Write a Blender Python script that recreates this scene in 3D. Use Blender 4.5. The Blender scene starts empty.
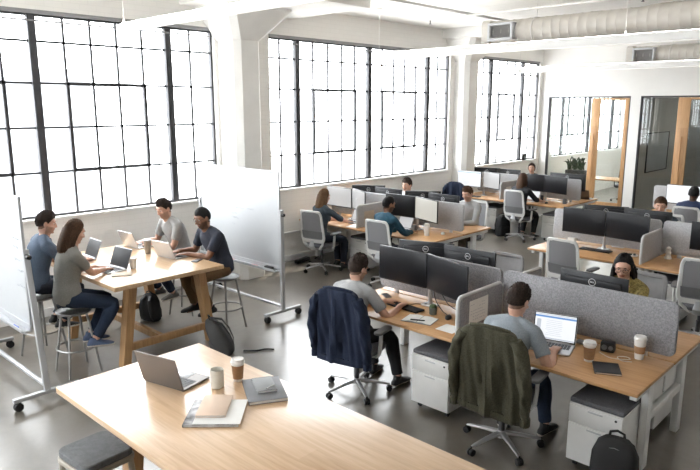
import bpy, bmesh, math, random
import numpy as np
from mathutils import Vector, Matrix, noise
V = Vector
R = math.radians
PI = math.pi
random.seed(7)
scn = bpy.context.scene
COL = scn.collection

# ---------------------------------------------------------------- materials
def _nt(name):
    m = bpy.data.materials.new(name); m.use_nodes = True
    nt = m.node_tree
    return m, nt, nt.nodes['Principled BSDF']

def _n(nt, typ, **kw):
    n = nt.nodes.new(typ)
    for k, v in kw.items():
        if k in n.inputs: n.inputs[k].default_value = v
        else: setattr(n, k, v)
    return n

def c4(c): return (c[0], c[1], c[2], 1.0)

def plain(name, col, rough=0.5, metal=0.0, var=0.06, scale=12.0, bump=0.0, bscale=200.0, emit=None, estr=1.0, coat=0.0, sheen=0.0):
    """Solid colour with a faint procedural mottle and optional fine bump."""
    m, nt, b = _nt(name)
    tc = _n(nt, 'ShaderNodeTexCoord')
    nz = _n(nt, 'ShaderNodeTexNoise', Scale=scale, Detail=3.0)
    nt.links.new(tc.outputs['Object'], nz.inputs['Vector'])
    r = _n(nt, 'ShaderNodeValToRGB')
    r.color_ramp.elements[0].color = c4([max(0, x * (1 - var)) for x in col]); r.color_ramp.elements[0].position = 0.3
    r.color_ramp.elements[1].color = c4([min(1, x * (1 + var)) for x in col]); r.color_ramp.elements[1].position = 0.7
    nt.links.new(nz.outputs['Fac'], r.inputs['Fac'])
    nt.links.new(r.outputs['Color'], b.inputs['Base Color'])
    b.inputs['Roughness'].default_value = rough; b.inputs['Metallic'].default_value = metal
    if name == 'dark glossy screen': b.inputs['Specular IOR Level'].default_value = 0.22
    if name == 'black monitor housing': b.inputs['Specular IOR Level'].default_value = 0.3
    if 'hair' in name: b.inputs['Specular IOR Level'].default_value = 0.25
    if coat: b.inputs['Coat Weight'].default_value = coat
    if sheen: b.inputs['Sheen Weight'].default_value = sheen
    if bump:
        n2 = _n(nt, 'ShaderNodeTexNoise', Scale=bscale, Detail=2.0)
        nt.links.new(tc.outputs['Object'], n2.inputs['Vector'])
        bp = _n(nt, 'ShaderNodeBump', Strength=bump, Distance=0.004)
        nt.links.new(n2.outputs['Fac'], bp.inputs['Height']); nt.links.new(bp.outputs['Normal'], b.inputs['Normal'])
    if emit:
        b.inputs['Emission Color'].default_value = c4(emit); b.inputs['Emission Strength'].default_value = estr
    return m

def speckle(name, c1, c2, scale=70.0, rough=0.95, bump=0.25):
    """Heathered felt / wool: two-tone speckle."""
    m, nt, b = _nt(name)
    tc = _n(nt, 'ShaderNodeTexCoord')
    nz = _n(nt, 'ShaderNodeTexNoise', Scale=scale, Detail=5.0, Roughness=0.75)
    nt.links.new(tc.outputs['Object'], nz.inputs['Vector'])
    r = _n(nt, 'ShaderNodeValToRGB')
    r.color_ramp.elements[0].color = c4(c1); r.color_ramp.elements[0].position = 0.36
    r.color_ramp.elements[1].color = c4(c2); r.color_ramp.elements[1].position = 0.64
    nt.links.new(nz.outputs['Fac'], r.inputs['Fac']); nt.links.new(r.outputs['Color'], b.inputs['Base Color'])
    b.inputs['Roughness'].default_value = rough
    bp = _n(nt, 'ShaderNodeBump', Strength=bump, Distance=0.003)
    nt.links.new(nz.outputs['Fac'], bp.inputs['Height']); nt.links.new(bp.outputs['Normal'], b.inputs['Normal'])
    return m

def wood(name, c1, c2, c3, axis='X', plank=0.11, rough=0.42, coat=0.0):
    """Planked veneer: long-grain noise + plank-to-plank tone shifts. Grain runs along axis."""
    m, nt, b = _nt(name)
    L = nt.links
    tc = _n(nt, 'ShaderNodeTexCoord')
    mp = _n(nt, 'ShaderNodeMapping')
    if axis == 'Y': mp.inputs['Rotation'].default_value = (0, 0, PI / 2)
    if axis == 'Z': mp.inputs['Rotation'].default_value = (0, PI / 2, 0)
    L.new(tc.outputs['Object'], mp.inputs['Vector'])
    sc = _n(nt, 'ShaderNodeMapping'); sc.inputs['Scale'].default_value = (2.2, 30, 30)
    L.new(mp.outputs['Vector'], sc.inputs['Vector'])
    n1 = _n(nt, 'ShaderNodeTexNoise', Scale=1.0, Detail=5.0, Roughness=0.6, Distortion=0.6)
    L.new(sc.outputs['Vector'], n1.inputs['Vector'])
    br = _n(nt, 'ShaderNodeTexBrick', Scale=1.0)
    br.inputs['Color1'].default_value = (0.0, 0, 0, 1); br.inputs['Color2'].default_value = (1, 1, 1, 1); br.inputs['Mortar'].default_value = (0.35, .35, .35, 1)
    br.inputs['Mortar Size'].default_value = 0.0008; br.inputs['Brick Width'].default_value = 1.1; br.inputs['Row Height'].default_value = plank
    br.offset = 0.37; br.squash = 1.0
    L.new(mp.outputs['Vector'], br.inputs['Vector'])
    r = _n(nt, 'ShaderNodeValToRGB')
    r.color_ramp.elements[0].color = c4(c1); r.color_ramp.elements[0].position = 0.25
    r.color_ramp.elements[1].color = c4(c3); r.color_ramp.elements[1].position = 0.8
    e = r.color_ramp.elements.new(0.52); e.color = c4(c2)
    ad = _n(nt, 'ShaderNodeMath', operation='MULTIPLY_ADD'); ad.inputs[1].default_value = 0.22
    sp = _n(nt, 'ShaderNodeSeparateColor'); L.new(br.outputs['Color'], sp.inputs[0])
    L.new(sp.outputs[0], ad.inputs[0])
    sb = _n(nt, 'ShaderNodeMath', operation='SUBTRACT'); sb.inputs[1].default_value = 0.11
    L.new(n1.outputs['Fac'], sb.inputs[0]); L.new(sb.outputs[0], ad.inputs[2])
    L.new(ad.outputs[0], r.inputs['Fac']); L.new(r.outputs['Color'], b.inputs['Base Color'])
    b.inputs['Roughness'].default_value = rough
    if coat: b.inputs['Coat Weight'].default_value = coat; b.inputs['Coat Roughness'].default_value = 0.25
    bp = _n(nt, 'ShaderNodeBump', Strength=0.06, Distance=0.002)
    L.new(n1.outputs['Fac'], bp.inputs['Height']); L.new(bp.outputs['Normal'], b.inputs['Normal'])
    return m

def concrete_floor(name):
    m, nt, b = _nt(name); L = nt.links
    tc = _n(nt, 'ShaderNodeTexCoord')
    n1 = _n(nt, 'ShaderNodeTexNoise', Scale=0.9, Detail=8.0, Roughness=0.62, Distortion=0.8)
    n2 = _n(nt, 'ShaderNodeTexNoise', Scale=6.0, Detail=6.0, Roughness=0.7)
    L.new(tc.outputs['Object'], n1.inputs['Vector']); L.new(tc.outputs['Object'], n2.inputs['Vector'])
    mx = _n(nt, 'ShaderNodeMath', operation='MULTIPLY_ADD'); mx.inputs[1].default_value = 0.35
    L.new(n2.outputs['Fac'], mx.inputs[0]); L.new(n1.outputs['Fac'], mx.inputs[2])
    r = _n(nt, 'ShaderNodeValToRGB')
    r.color_ramp.elements[0].color = (0.080, 0.066, 0.050, 1); r.color_ramp.elements[0].position = 0.42
    r.color_ramp.elements[1].color = (0.190, 0.170, 0.142, 1); r.color_ramp.elements[1].position = 0.95
    e = r.color_ramp.elements.new(0.66); e.color = (0.128, 0.113, 0.092, 1)
    L.new(mx.outputs[0], r.inputs['Fac'])
    # saw-cut joints and hairline cracks
    br = _n(nt, 'ShaderNodeTexBrick', Scale=1.0)
    br.inputs['Color1'].default_value = (1, 1, 1, 1); br.inputs['Color2'].default_value = (1, 1, 1, 1); br.inputs['Mortar'].default_value = (0.55, 0.54, .52, 1)
    br.inputs['Mortar Size'].default_value = 0.006; br.inputs['Brick Width'].default_value = 4.1; br.inputs['Row Height'].default_value = 3.7; br.offset = 0.0
    L.new(tc.outputs['Object'], br.inputs['Vector'])
    mm = _n(nt, 'ShaderNodeMix', data_type='RGBA', blend_type='MULTIPLY'); mm.inputs[0].default_value = 1.0
    L.new(r.outputs['Color'], mm.inputs[6]); L.new(br.outputs['Color'], mm.inputs[7])
    L.new(mm.outputs[2], b.inputs['Base Color'])
    b.inputs['Specular IOR Level'].default_value = 0.9
    b.inputs['Coat Weight'].default_value = 0.5; b.inputs['Coat Roughness'].default_value = 0.30
    rr = _n(nt, 'ShaderNodeMapRange'); rr.inputs['To Min'].default_value = 0.26; rr.inputs['To Max'].default_value = 0.34
    L.new(n1.outputs['Fac'], rr.inputs['Value']); L.new(rr.outputs[0], b.inputs['Roughness'])
    bp = _n(nt, 'ShaderNodeBump', Strength=0.008, Distance=0.01)
    L.new(n2.outputs['Fac'], bp.inputs['Height']); L.new(bp.outputs['Normal'], b.inputs['Normal'])
    return m

def painted_brick(name, col):
    m, nt, b = _nt(name); L = nt.links
    tc = _n(nt, 'ShaderNodeTexCoord')
    mp = _n(nt, 'ShaderNodeMapping'); mp.inputs['Rotation'].default_value = (0, R(-90), R(-90))
    L.new(tc.outputs['Object'], mp.inputs['Vector'])
    # use y,z of object space as brick plane
    sp = _n(nt, 'ShaderNodeSeparateXYZ'); cb = _n(nt, 'ShaderNodeCombineXYZ')
    L.new(tc.outputs['Object'], sp.inputs[0]); L.new(sp.outputs['Y'], cb.inputs['X']); L.new(sp.outputs['Z'], cb.inputs['Y'])
    br = _n(nt, 'ShaderNodeTexBrick', Scale=1.0)
    br.inputs['Color1'].default_value = c4(col); br.inputs['Color2'].default_value = c4([x * 0.985 for x in col]); br.inputs['Mortar'].default_value = c4([x * 0.95 for x in col])
    br.inputs['Mortar Size'].default_value = 0.006; br.inputs['Brick Width'].default_value = 0.22; br.inputs['Row Height'].default_value = 0.075
    br.inputs['Mortar Smooth'].default_value = 0.6
    L.new(cb.outputs[0], br.inputs['Vector'])
    L.new(br.outputs['Color'], b.inputs['Base Color']); b.inputs['Roughness'].default_value = 0.6
    bp = _n(nt, 'ShaderNodeBump', Strength=0.12, Distance=0.005, invert=True)
    L.new(br.outputs['Fac'], bp.inputs['Height']); L.new(bp.outputs['Normal'], b.inputs['Normal'])
    return m

def board_ceiling(name, col):
    m, nt, b = _nt(name); L = nt.links
    tc = _n(nt, 'ShaderNodeTexCoord')
    br = _n(nt, 'ShaderNodeTexBrick', Scale=1.0)
    br.inputs['Color1'].default_value = c4(col); br.inputs['Color2'].default_value = c4([x * 0.97 for x in col]); br.inputs['Mortar'].default_value = c4([x * 0.86 for x in col])
    br.inputs['Mortar Size'].default_value = 0.006; br.inputs['Brick Width'].default_value = 3.4; br.inputs['Row Height'].default_value = 0.3
    L.new(tc.outputs['Object'], br.inputs['Vector'])
    L.new(br.outputs['Color'], b.inputs['Base Color']); b.inputs['Roughness'].default_value = 0.8
    bp = _n(nt, 'ShaderNodeBump', Strength=0.3, Distance=0.008, invert=True)
    L.new(br.outputs['Fac'], bp.inputs['Height']); L.new(bp.outputs['Normal'], b.inputs['Normal'])
    return m

def thin_glass(name, tint=(1, 1, 1), refl=1.45, rough=0.0):
    m = bpy.data.materials.new(name); m.use_nodes = True
    nt = m.node_tree; nt.nodes.clear(); L = nt.links
    out = _n(nt, 'ShaderNodeOutputMaterial')
    tr = _n(nt, 'ShaderNodeBsdfTransparent'); tr.inputs['Color'].default_value = c4(tint)
    gl = _n(nt, 'ShaderNodeBsdfGlossy'); gl.inputs['Roughness'].default_value = rough
    lw = _n(nt, 'ShaderNodeLayerWeight'); lw.inputs['Blend'].default_value = 0.5
    pw = _n(nt, 'ShaderNodeMath', operation='POWER'); pw.inputs[1].default_value = 5.0
    fr = _n(nt, 'ShaderNodeMath', operation='MULTIPLY_ADD'); fr.inputs[1].default_value = 0.75; fr.inputs[2].default_value = ((refl - 1) / (refl + 1)) ** 2
    L.new(lw.outputs['Facing'], pw.inputs[0]); L.new(pw.outputs[0], fr.inputs[0])
    mx = _n(nt, 'ShaderNodeMixShader')
    L.new(fr.outputs[0], mx.inputs[0]); L.new(tr.outputs[0], mx.inputs[1]); L.new(gl.outputs[0], mx.inputs[2])
    L.new(mx.outputs[0], out.inputs['Surface'])
    return m

def weave(name, col, alpha=0.85):
    """Chair mesh: fine woven net, slightly see-through."""
    m, nt, b = _nt(name); L = nt.links
    tc = _n(nt, 'ShaderNodeTexCoord')
    w1 = _n(nt, 'ShaderNodeTexWave', Scale=60.0, bands_direction='X'); w2 = _n(nt, 'ShaderNodeTexWave', Scale=60.0, bands_direction='Z')
    L.new(tc.outputs['Object'], w1.inputs['Vector']); L.new(tc.outputs['Object'], w2.inputs['Vector'])
    mx = _n(nt, 'ShaderNodeMath', operation='MAXIMUM'); L.new(w1.outputs['Fac'], mx.inputs[0]); L.new(w2.outputs['Fac'], mx.inputs[1])
    rr = _n(nt, 'ShaderNodeMapRange'); rr.inputs['To Min'].default_value = alpha - 0.2; rr.inputs['To Max'].default_value = min(1, alpha + 0.08)
    L.new(mx.outputs[0], rr.inputs['Value']); L.new(rr.outputs[0], b.inputs['Alpha'])
    b.inputs['Base Color'].default_value = c4(col); b.inputs['Roughness'].default_value = 0.8
    return m

M = {}
def mats():
    M['wall'] = plain('white wall paint', (0.87, 0.86, 0.835), 0.7, var=0.02, scale=2.0)
    M['brick'] = painted_brick('white painted brick', (0.88, 0.865, 0.83))
    M['column'] = plain('white painted concrete', (0.86, 0.85, 0.82), 0.75, var=0.04, scale=3.0, bump=0.15, bscale=30)
    M['ceil'] = board_ceiling('white board formed ceiling', (0.88, 0.87, 0.845))
    M['floor'] = concrete_floor('polished concrete')
    M['sillpaint'] = plain('white sill paint', (0.85, 0.85, 0.84), 0.45, var=0.02)
    M['steelframe'] = plain('dark steel window frame', (0.055, 0.055, 0.06), 0.5, 0.2)
    M['blind'] = plain('grey roller blind', (0.30, 0.30, 0.305), 0.8)
    M['glass'] = thin_glass('window glass')
    M['officeglass'] = thin_glass('office glass', (0.90, 0.93, 0.92), 1.5)
    M['doorwood'] = wood('honey door wood', (0.42, 0.23, 0.10), (0.55, 0.32, 0.15), (0.62, 0.38, 0.19), 'Z', 0.5)
    M['tablewood'] = wood('pale oak table', (0.50, 0.32, 0.18), (0.60, 0.41, 0.245), (0.68, 0.49, 0.32), 'X', 0.13, rough=0.30, coat=0.12)
    M['tableleg'] = wood('oak table leg', (0.33, 0.18, 0.085), (0.44, 0.26, 0.125), (0.52, 0.32, 0.16), 'Z', 0.6)
    M['deskwood'] = wood('warm oak desk veneer', (0.45, 0.245, 0.105), (0.55, 0.315, 0.145), (0.63, 0.385, 0.195), 'X', 0.16, rough=0.38)
    M['deskedge'] = plain('desk edge', (0.50, 0.31, 0.16), 0.5)
    M['whitemetal'] = plain('white powder coat', (0.74, 0.74, 0.73), 0.35, var=0.02)
    M['greymetal'] = plain('light grey metal', (0.50, 0.51, 0.53), 0.35, 0.3, var=0.03)
    M['stoolmetal'] = plain('gunmetal stool steel', (0.30, 0.30, 0.295), 0.38, 0.6, var=0.05)
    M['alu'] = plain('brushed aluminium', (0.62, 0.62, 0.63), 0.30, 0.85, var=0.03)
    M['chairwhite'] = plain('pale grey chair plastic', (0.66, 0.66, 0.65), 0.4, var=0.02)
    M['chairmesh'] = weave('grey chair mesh', (0.26, 0.26, 0.275), 0.93)
    M['chairgrey'] = plain('mid grey chair plastic', (0.27, 0.27, 0.28), 0.6)
    M['chairseat'] = speckle('grey seat fabric', (0.085, 0.085, 0.095), (0.15, 0.15, 0.16), 180)
    M['darkplastic'] = plain('charcoal plastic', (0.035, 0.035, 0.038), 0.45, var=0.1)
    M['padgrey'] = plain('grey arm pad', (0.14, 0.14, 0.147), 0.6)
    M['black'] = plain('black plastic', (0.012, 0.012, 0.013), 0.4)
    M['housing'] = plain('black monitor housing', (0.020, 0.021, 0.024), 0.38)
    M['screenoff'] = plain('dark glossy screen', (0.010, 0.010, 0.012), 0.34, var=0.02)
    M['screenwhite'] = plain('white lit screen', (0.1, 0.1, 0.1), 0.3, emit=(0.93, 0.96, 1.0), estr=0.72)
    M['screengrey'] = plain('grey lit screen', (0.1, 0.1, 0.1), 0.3, emit=(0.60, 0.60, 0.60), estr=0.60)
    M['screenbeige'] = plain('beige lit screen', (0.1, 0.1, 0.1), 0.3, emit=(0.62, 0.60, 0.53), estr=0.62)
    M['screenblue'] = plain('blue toolbar', (0.05, 0.08, 0.15), 0.3, emit=(0.10, 0.27, 0.60), estr=0.7)
    M['screenline'] = plain('grey text lines', (0.1, 0.1, 0.1), 0.3, emit=(0.50, 0.55, 0.62), estr=0.75)
    M['logo'] = plain('silver emblem', (0.80, 0.81, 0.83), 0.5)
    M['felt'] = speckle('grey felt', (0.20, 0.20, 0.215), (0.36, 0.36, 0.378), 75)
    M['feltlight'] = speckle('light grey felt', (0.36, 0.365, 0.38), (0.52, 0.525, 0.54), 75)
    M['trim'] = plain('pale felt edge', (0.52, 0.52, 0.52), 0.7)
    M['wbwhite'] = plain('white gloss board', (0.54, 0.56, 0.58), 0.45, var=0.01)
    M['ink'] = plain('faint grey marker', (0.45, 0.47, 0.52), 0.6)
    M['red'] = plain('red marker', (0.65, 0.05, 0.05), 0.4)
    M['bluem'] = plain('blue marker', (0.05, 0.12, 0.5), 0.4)
    M['laptop'] = plain('silver laptop shell', (0.52, 0.52, 0.53), 0.32, 0.75, var=0.02)
    M['laptopdark'] = plain('space grey laptop shell', (0.15, 0.135, 0.125), 0.36, 0.6, var=0.02)
    M['keys'] = plain('black keys', (0.03, 0.03, 0.033), 0.5)
    M['kraft'] = plain('kraft paper sleeve', (0.36, 0.20, 0.105), 0.8, var=0.08, scale=60)
    M['cupwhite'] = plain('white paper cup', (0.80, 0.79, 0.77), 0.55, var=0.02)
    M['cream'] = plain('cream ceramic', (0.68, 0.66, 0.60), 0.45, var=0.05, scale=30)
    M['tumbler'] = plain('grey steel tumbler', (0.36, 0.345, 0.32), 0.35, 0.5)
    M['paper'] = plain('white paper', (0.80, 0.80, 0.78), 0.8, var=0.02)
    M['peach'] = plain('peach card cover', (0.72, 0.56, 0.44), 0.75, var=0.04)
    M['greycover'] = plain('slate book cover', (0.19, 0.195, 0.21), 0.55, var=0.06)
    M['greycover2'] = plain('mid grey book cover', (0.27, 0.28, 0.285), 0.6, var=0.06)
    M['photocover'] = plain('grey photo cover', (0.30, 0.30, 0.31), 0.5, var=0.7, scale=22)
    M['blackcover'] = plain('black book cover', (0.02, 0.021, 0.025), 0.5)
    M['tan'] = plain('tan notebook cover', (0.55, 0.47, 0.37), 0.7)
    M['cushion'] = speckle('grey stool cushion', (0.12, 0.125, 0.13), (0.19, 0.195, 0.2), 25)
    M['stoolbeige'] = plain('beige stool frame', (0.40, 0.36, 0.30), 0.5)
    M['bag'] = plain('black bag nylon', (0.009, 0.009, 0.010), 0.7, bump=0.3, bscale=300)
    M['baggrey'] = plain('charcoal bag nylon', (0.055, 0.055, 0.055), 0.7, bump=0.3, bscale=300)
    M['navycloth'] = speckle('navy jacket cloth', (0.006, 0.011, 0.028), (0.013, 0.022, 0.048), 120)
    M['olivecloth'] = speckle('olive jacket cloth', (0.040, 0.038, 0.022), (0.075, 0.07, 0.045), 90)
    M['duct'] = plain('pale grey duct paint', (0.56, 0.535, 0.49), 0.5, var=0.03)
    M['grille'] = plain('dark grille', (0.30, 0.29, 0.28), 0.6)
    M['pendant'] = plain('white pendant housing', (0.84, 0.84, 0.83), 0.4, var=0.01)
    M['diffuser'] = plain('lit pendant diffuser', (0.9, 0.9, 0.88), 0.4, emit=(1.0, 0.97, 0.92), estr=0.45)
    M['added_uplight'] = plain('pendant uplight', (0.9, 0.9, 0.88), 0.4, emit=(1.0, 0.97, 0.93), estr=16.0)  # glow added on the pendant tops to lift the ceiling
    M['pipegrey'] = plain('grey pipe', (0.42, 0.415, 0.40), 0.5)
    M['pipe'] = plain('white painted pipe', (0.72, 0.71, 0.69), 0.5)
    M['officewall'] = plain('grey office wall', (0.60, 0.585, 0.56), 0.8, var=0.02)
    M['officefill'] = plain('added office fill glow', (0.9, 0.9, 0.88), 0.4, emit=(1.0, 0.95, 0.88), estr=16.0)  # emission of the lamps added to lighten the office interiors
    M['plant'] = plain('dark green leaf', (0.035, 0.075, 0.03), 0.5, var=0.4, scale=8)
    M['pot'] = plain('dark planter', (0.05, 0.05, 0.05), 0.6)
    M['facade'] = plain('pale street facade', (0.30, 0.305, 0.315), 0.9, var=0.05, scale=0.6)
    M['facadewin'] = plain('street window', (0.17, 0.175, 0.19), 0.3)
    M['asphalt'] = plain('pale asphalt', (0.5, 0.5, 0.5), 0.9)
    M['yellow'] = plain('yellow tag', (0.62, 0.42, 0.03), 0.6)
    M['cactus'] = plain('cactus green', (0.07, 0.11, 0.05), 0.8, var=0.3, scale=60)
    M['potgrey'] = plain('grey green pot', (0.13, 0.14, 0.115), 0.7)
    # people
    M['skin1'] = plain('fair skin', (0.56, 0.33, 0.24), 0.5, var=0.05, scale=25)
    M['skin2'] = plain('light olive skin', (0.50, 0.29, 0.20), 0.5, var=0.05, scale=25)
    M['skin3'] = plain('brown skin', (0.235, 0.115, 0.068), 0.5, var=0.05, scale=25)
    M['skin4'] = plain('dark brown skin', (0.060, 0.030, 0.020), 0.5, var=0.05, scale=25)
    M['lip'] = plain('lips', (0.36, 0.15, 0.12), 0.45)
    M['stub'] = plain('stubble', (0.36, 0.215, 0.155), 0.7, var=0.1, scale=200)
    M['stubd'] = plain('dark beard', (0.10, 0.055, 0.036), 0.8, var=0.2, scale=200)
    M['fade'] = plain('cropped hair on fair skin', (0.17, 0.10, 0.072), 0.8, var=0.2, scale=200)
    M['fadedark'] = plain('cropped hair on brown skin', (0.055, 0.032, 0.022), 0.8, var=0.2, scale=200)
    M['hairdark'] = plain('dark brown hair', (0.022, 0.013, 0.009), 0.75, var=0.5, scale=90)
    M['hairblack'] = plain('black hair', (0.007, 0.006, 0.006), 0.68, var=0.4, scale=90)
    M['hairbrown'] = plain('brown hair', (0.060, 0.031, 0.017), 0.75, var=0.4, scale=90)
    M['hairauburn'] = plain('light brown hair', (0.155, 0.085, 0.045), 0.75, var=0.4, scale=70)
    M['eyewhite'] = plain('eye white', (0.62, 0.58, 0.55), 0.3)
    M['iris'] = plain('dark iris', (0.02, 0.013, 0.01), 0.2)
    M['teeblue'] = speckle('slate blue tee', (0.075, 0.105, 0.155), (0.125, 0.165, 0.225), 140)
    M['teegrey'] = speckle('heather grey tee', (0.25, 0.25, 0.25), (0.37, 0.37, 0.365), 140)
    M['teewarm'] = speckle('warm grey tee', (0.20, 0.195, 0.18), (0.30, 0.295, 0.275), 140)
    M['teepale'] = speckle('pale grey tee', (0.28, 0.285, 0.29), (0.41, 0.415, 0.42), 140)
    M['teebluegrey'] = speckle('blue grey tee', (0.21, 0.245, 0.275), (0.31, 0.345, 0.38), 140)
    M['teenavy'] = speckle('dark navy tee', (0.020, 0.024, 0.038), (0.040, 0.047, 0.068), 140)
    M['teal'] = speckle('teal blue shirt', (0.012, 0.052, 0.085), (0.025, 0.088, 0.135), 120)
    M['denimdark'] = speckle('dark denim shirt', (0.030, 0.042, 0.055), (0.055, 0.073, 0.09), 120)
    M['shirtgrey'] = speckle('pale grey shirt', (0.38, 0.39, 0.40), (0.50, 0.51, 0.52), 160)
    M['blacktop'] = plain('black top cloth', (0.016, 0.018, 0.022), 0.8)
    M['bluetop'] = plain('royal blue top cloth', (0.018, 0.032, 0.085), 0.8)
    M['yellowtop'] = speckle('mustard patterned blouse', (0.11, 0.085, 0.03), (0.42, 0.33, 0.12), 45)
    M['jeans'] = speckle('navy jeans', (0.012, 0.022, 0.045), (0.025, 0.042, 0.078), 160)
    M['trouserblack'] = plain('black trousers', (0.010, 0.010, 0.012), 0.8)
    M['trousernavy'] = plain('navy trousers', (0.012, 0.016, 0.030), 0.8)
    M['khaki'] = speckle('brown chinos', (0.12, 0.068, 0.032), (0.175, 0.105, 0.052), 150)
    M['brownt'] = speckle('dark brown trousers', (0.055, 0.038, 0.025), (0.085, 0.06, 0.04), 150)
    M['shoe'] = plain('black shoe', (0.012, 0.012, 0.013), 0.45)
    M['shoegrey'] = plain('grey trainer', (0.13, 0.125, 0.12), 0.7)
    M['shoeblue'] = plain('blue canvas shoe', (0.07, 0.10, 0.18), 0.8)
    M['sole'] = plain('pale sole', (0.62, 0.58, 0.52), 0.7)
mats()

# ---------------------------------------------------------------- mesh builder
class MB:
    def __init__(s): s.bm = bmesh.new(); s.mi = 0
    def _mark(s, faces):
        for f in faces: f.material_index = s.mi
    def box(s, c, d, bev=0.0, rot=None, seg=2):
        mat = Matrix.Translation(V(c)) @ (rot.to_4x4() if rot is not None else Matrix()) @ Matrix.Diagonal((d[0], d[1], d[2], 1))
        r = bmesh.ops.create_cube(s.bm, size=1.0, matrix=mat)
        vs = r['verts']; fs = {f for v in vs for f in v.link_faces}; s._mark(fs)
        if bev > 0:
            es = list({e for v in vs for e in v.link_edges})
            b = bmesh.ops.bevel(s.bm, geom=es, offset=bev, offset_type='OFFSET', segments=seg, profile=0.5, affect='EDGES', clamp_overlap=True)
            s._mark(b['faces'])
        return s
    def loft(s, rings, cap0=True, cap1=True, closed=True):
        bm = s.bm; rows = [[bm.verts.new(p) for p in r] for r in rings]
        n = len(rows[0])
        for a, b in zip(rows, rows[1:]):
            for i in range(n if closed else n - 1):
                j = (i + 1) % n
                f = bm.faces.new((a[i], a[j], b[j], b[i])); f.material_index = s.mi
        if closed:
            if cap0: f = bm.faces.new(list(reversed(rows[0]))); f.material_index = s.mi
            if cap1: f = bm.faces.new(rows[-1]); f.material_index = s.mi
        return s
    def cyl(s, p0, p1, r0, r1=None, n=16):
        return s.sweep([p0, p1], [r0, r0 if r1 is None else r1], n)
    def sweep(s, pts, rad, n=12, lat=None, cap=True, sq=1.0, phase=0.0):
        """Tube along pts. rad: number | list of numbers | list of (lateral, normal). lat: fixed lateral axis. sq<1 squares the section."""
        pts = [V(p) for p in pts]
        if not isinstance(rad, (list, tuple)): rad = [rad] * len(pts)
        rings = []; prev = None
        for i, p in enumerate(pts):
            t = (pts[min(i + 1, len(pts) - 1)] - pts[max(i - 1, 0)])
            if t.length < 1e-9: t = V((0, 0, 1))
            t.normalize()
            if lat is not None: a = V(lat) - t * V(lat).dot(t)
            elif prev is None:
                a = V((1, 0, 0)) if abs(t.x) < 0.8 else V((0, 1, 0)); a = a - t * a.dot(t)
            else: a = prev - t * prev.dot(t)
            a.normalize(); b = t.cross(a); prev = a
            ra, rb = rad[i] if isinstance(rad[i], (tuple, list)) else (rad[i], rad[i])
            ring = []
            for k in range(n):
                an = 2 * PI * k / n + phase; ca, sa = math.cos(an), math.sin(an)
                ca = math.copysign(abs(ca) ** sq, ca); sa = math.copysign(abs(sa) ** sq, sa)
                ring.append(p + a * (ra * ca) + b * (rb * sa))
            rings.append(ring)
        return s.loft(rings, cap, cap)
    def ball(s, c, r, u=16, v=10, rot=None):
        if not isinstance(r, (tuple, list)): r = (r, r, r)
        mat = Matrix.Translation(V(c)) @ (rot.to_4x4() if rot is not None else Matrix()) @ Matrix.Diagonal((r[0], r[1], r[2], 1))
        q = bmesh.ops.create_uvsphere(s.bm, u_segments=u, v_segments=v, radius=1.0, matrix=mat)
        s._mark({f for w in q['verts'] for f in w.link_faces}); return s
    def lathe(s, prof, c=(0, 0, 0), n=24):
        rings = [[(c[0] + r * math.cos(2 * PI * k / n), c[1] + r * math.sin(2 * PI * k / n), c[2] + z) for k in range(n)] for r, z in prof]
        return s.loft(rings)
    def prism(s, poly, off, bev=0.0):
        """poly: 3D outline; off: extrude vector."""
        off = V(off); a = [V(p) for p in poly]; b = [p + off for p in a]
        return s.loft([a, b])
    def rrect(s, c, w, h, t, r, axis='Y', n=6):
        """Rounded-corner slab: w along X (or Y for axis X), h along Z (axis X/Y) or Y (axis Z), t thickness along axis."""
        pts = []
        for cx, cy, a0 in ((w / 2 - r, h / 2 - r, 0), (-w / 2 + r, h / 2 - r, 90), (-w / 2 + r, -h / 2 + r, 180), (w / 2 - r, -h / 2 + r, 270)):
            for k in range(n + 1):
                a = R(a0 + 90 * k / n); pts.append((cx + r * math.cos(a), cy + r * math.sin(a)))
        c = V(c)
        def P(u, v, d):
            if axis == 'Y': return c + V((u, d, v))
            if axis == 'X': return c + V((d, u, v))
            return c + V((u, v, d))
        e = min(t * 0.25, 0.006)
        def sc(q, k): return [(x * (1 - k / (w / 2)), y * (1 - k / (h / 2))) for x, y in q]
        inn = sc(pts, e)
        rings = [[P(x, y, -t / 2) for x, y in inn], [P(x, y, -t / 2 + e) for x, y in pts], [P(x, y, t / 2 - e) for x, y in pts], [P(x, y, t / 2) for x, y in inn]]
        return s.loft(rings)
    def grid(s, f, nu, nv):
        vs = [[s.bm.verts.new(f(i / nu, j / nv)) for i in range(nu + 1)] for j in range(nv + 1)]
        for j in range(nv):
            for i in range(nu):
                q = s.bm.faces.new((vs[j][i], vs[j][i + 1], vs[j + 1][i + 1], vs[j + 1][i])); q.material_index = s.mi
        return s
    def sheet(s, f, nu, nv, t, nrm):
        """Closed thin slab following f(u,v), thickness t along nrm."""
        nrm = V(nrm) * t
        A = [[V(f(i / nu, j / nv)) for i in range(nu + 1)] for j in range(nv + 1)]
        bm = s.bm
        a = [[bm.verts.new(p) for p in r] for r in A]; b = [[bm.verts.new(p + nrm) for p in r] for r in A]
        fs = []
        for j in range(nv):
            for i in range(nu):
                fs.append(bm.faces.new((a[j][i], a[j + 1][i], a[j + 1][i + 1], a[j][i + 1])))
                fs.append(bm.faces.new((b[j][i], b[j][i + 1], b[j + 1][i + 1], b[j + 1][i])))
        for i in range(nu):
            fs.append(bm.faces.new((a[0][i], a[0][i + 1], b[0][i + 1], b[0][i]))); fs.append(bm.faces.new((a[nv][i + 1], a[nv][i], b[nv][i], b[nv][i + 1])))
        for j in range(nv):
            fs.append(bm.faces.new((a[j + 1][0], a[j][0], b[j][0], b[j + 1][0]))); fs.append(bm.faces.new((a[j][nu], a[j + 1][nu], b[j + 1][nu], b[j][nu])))
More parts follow.
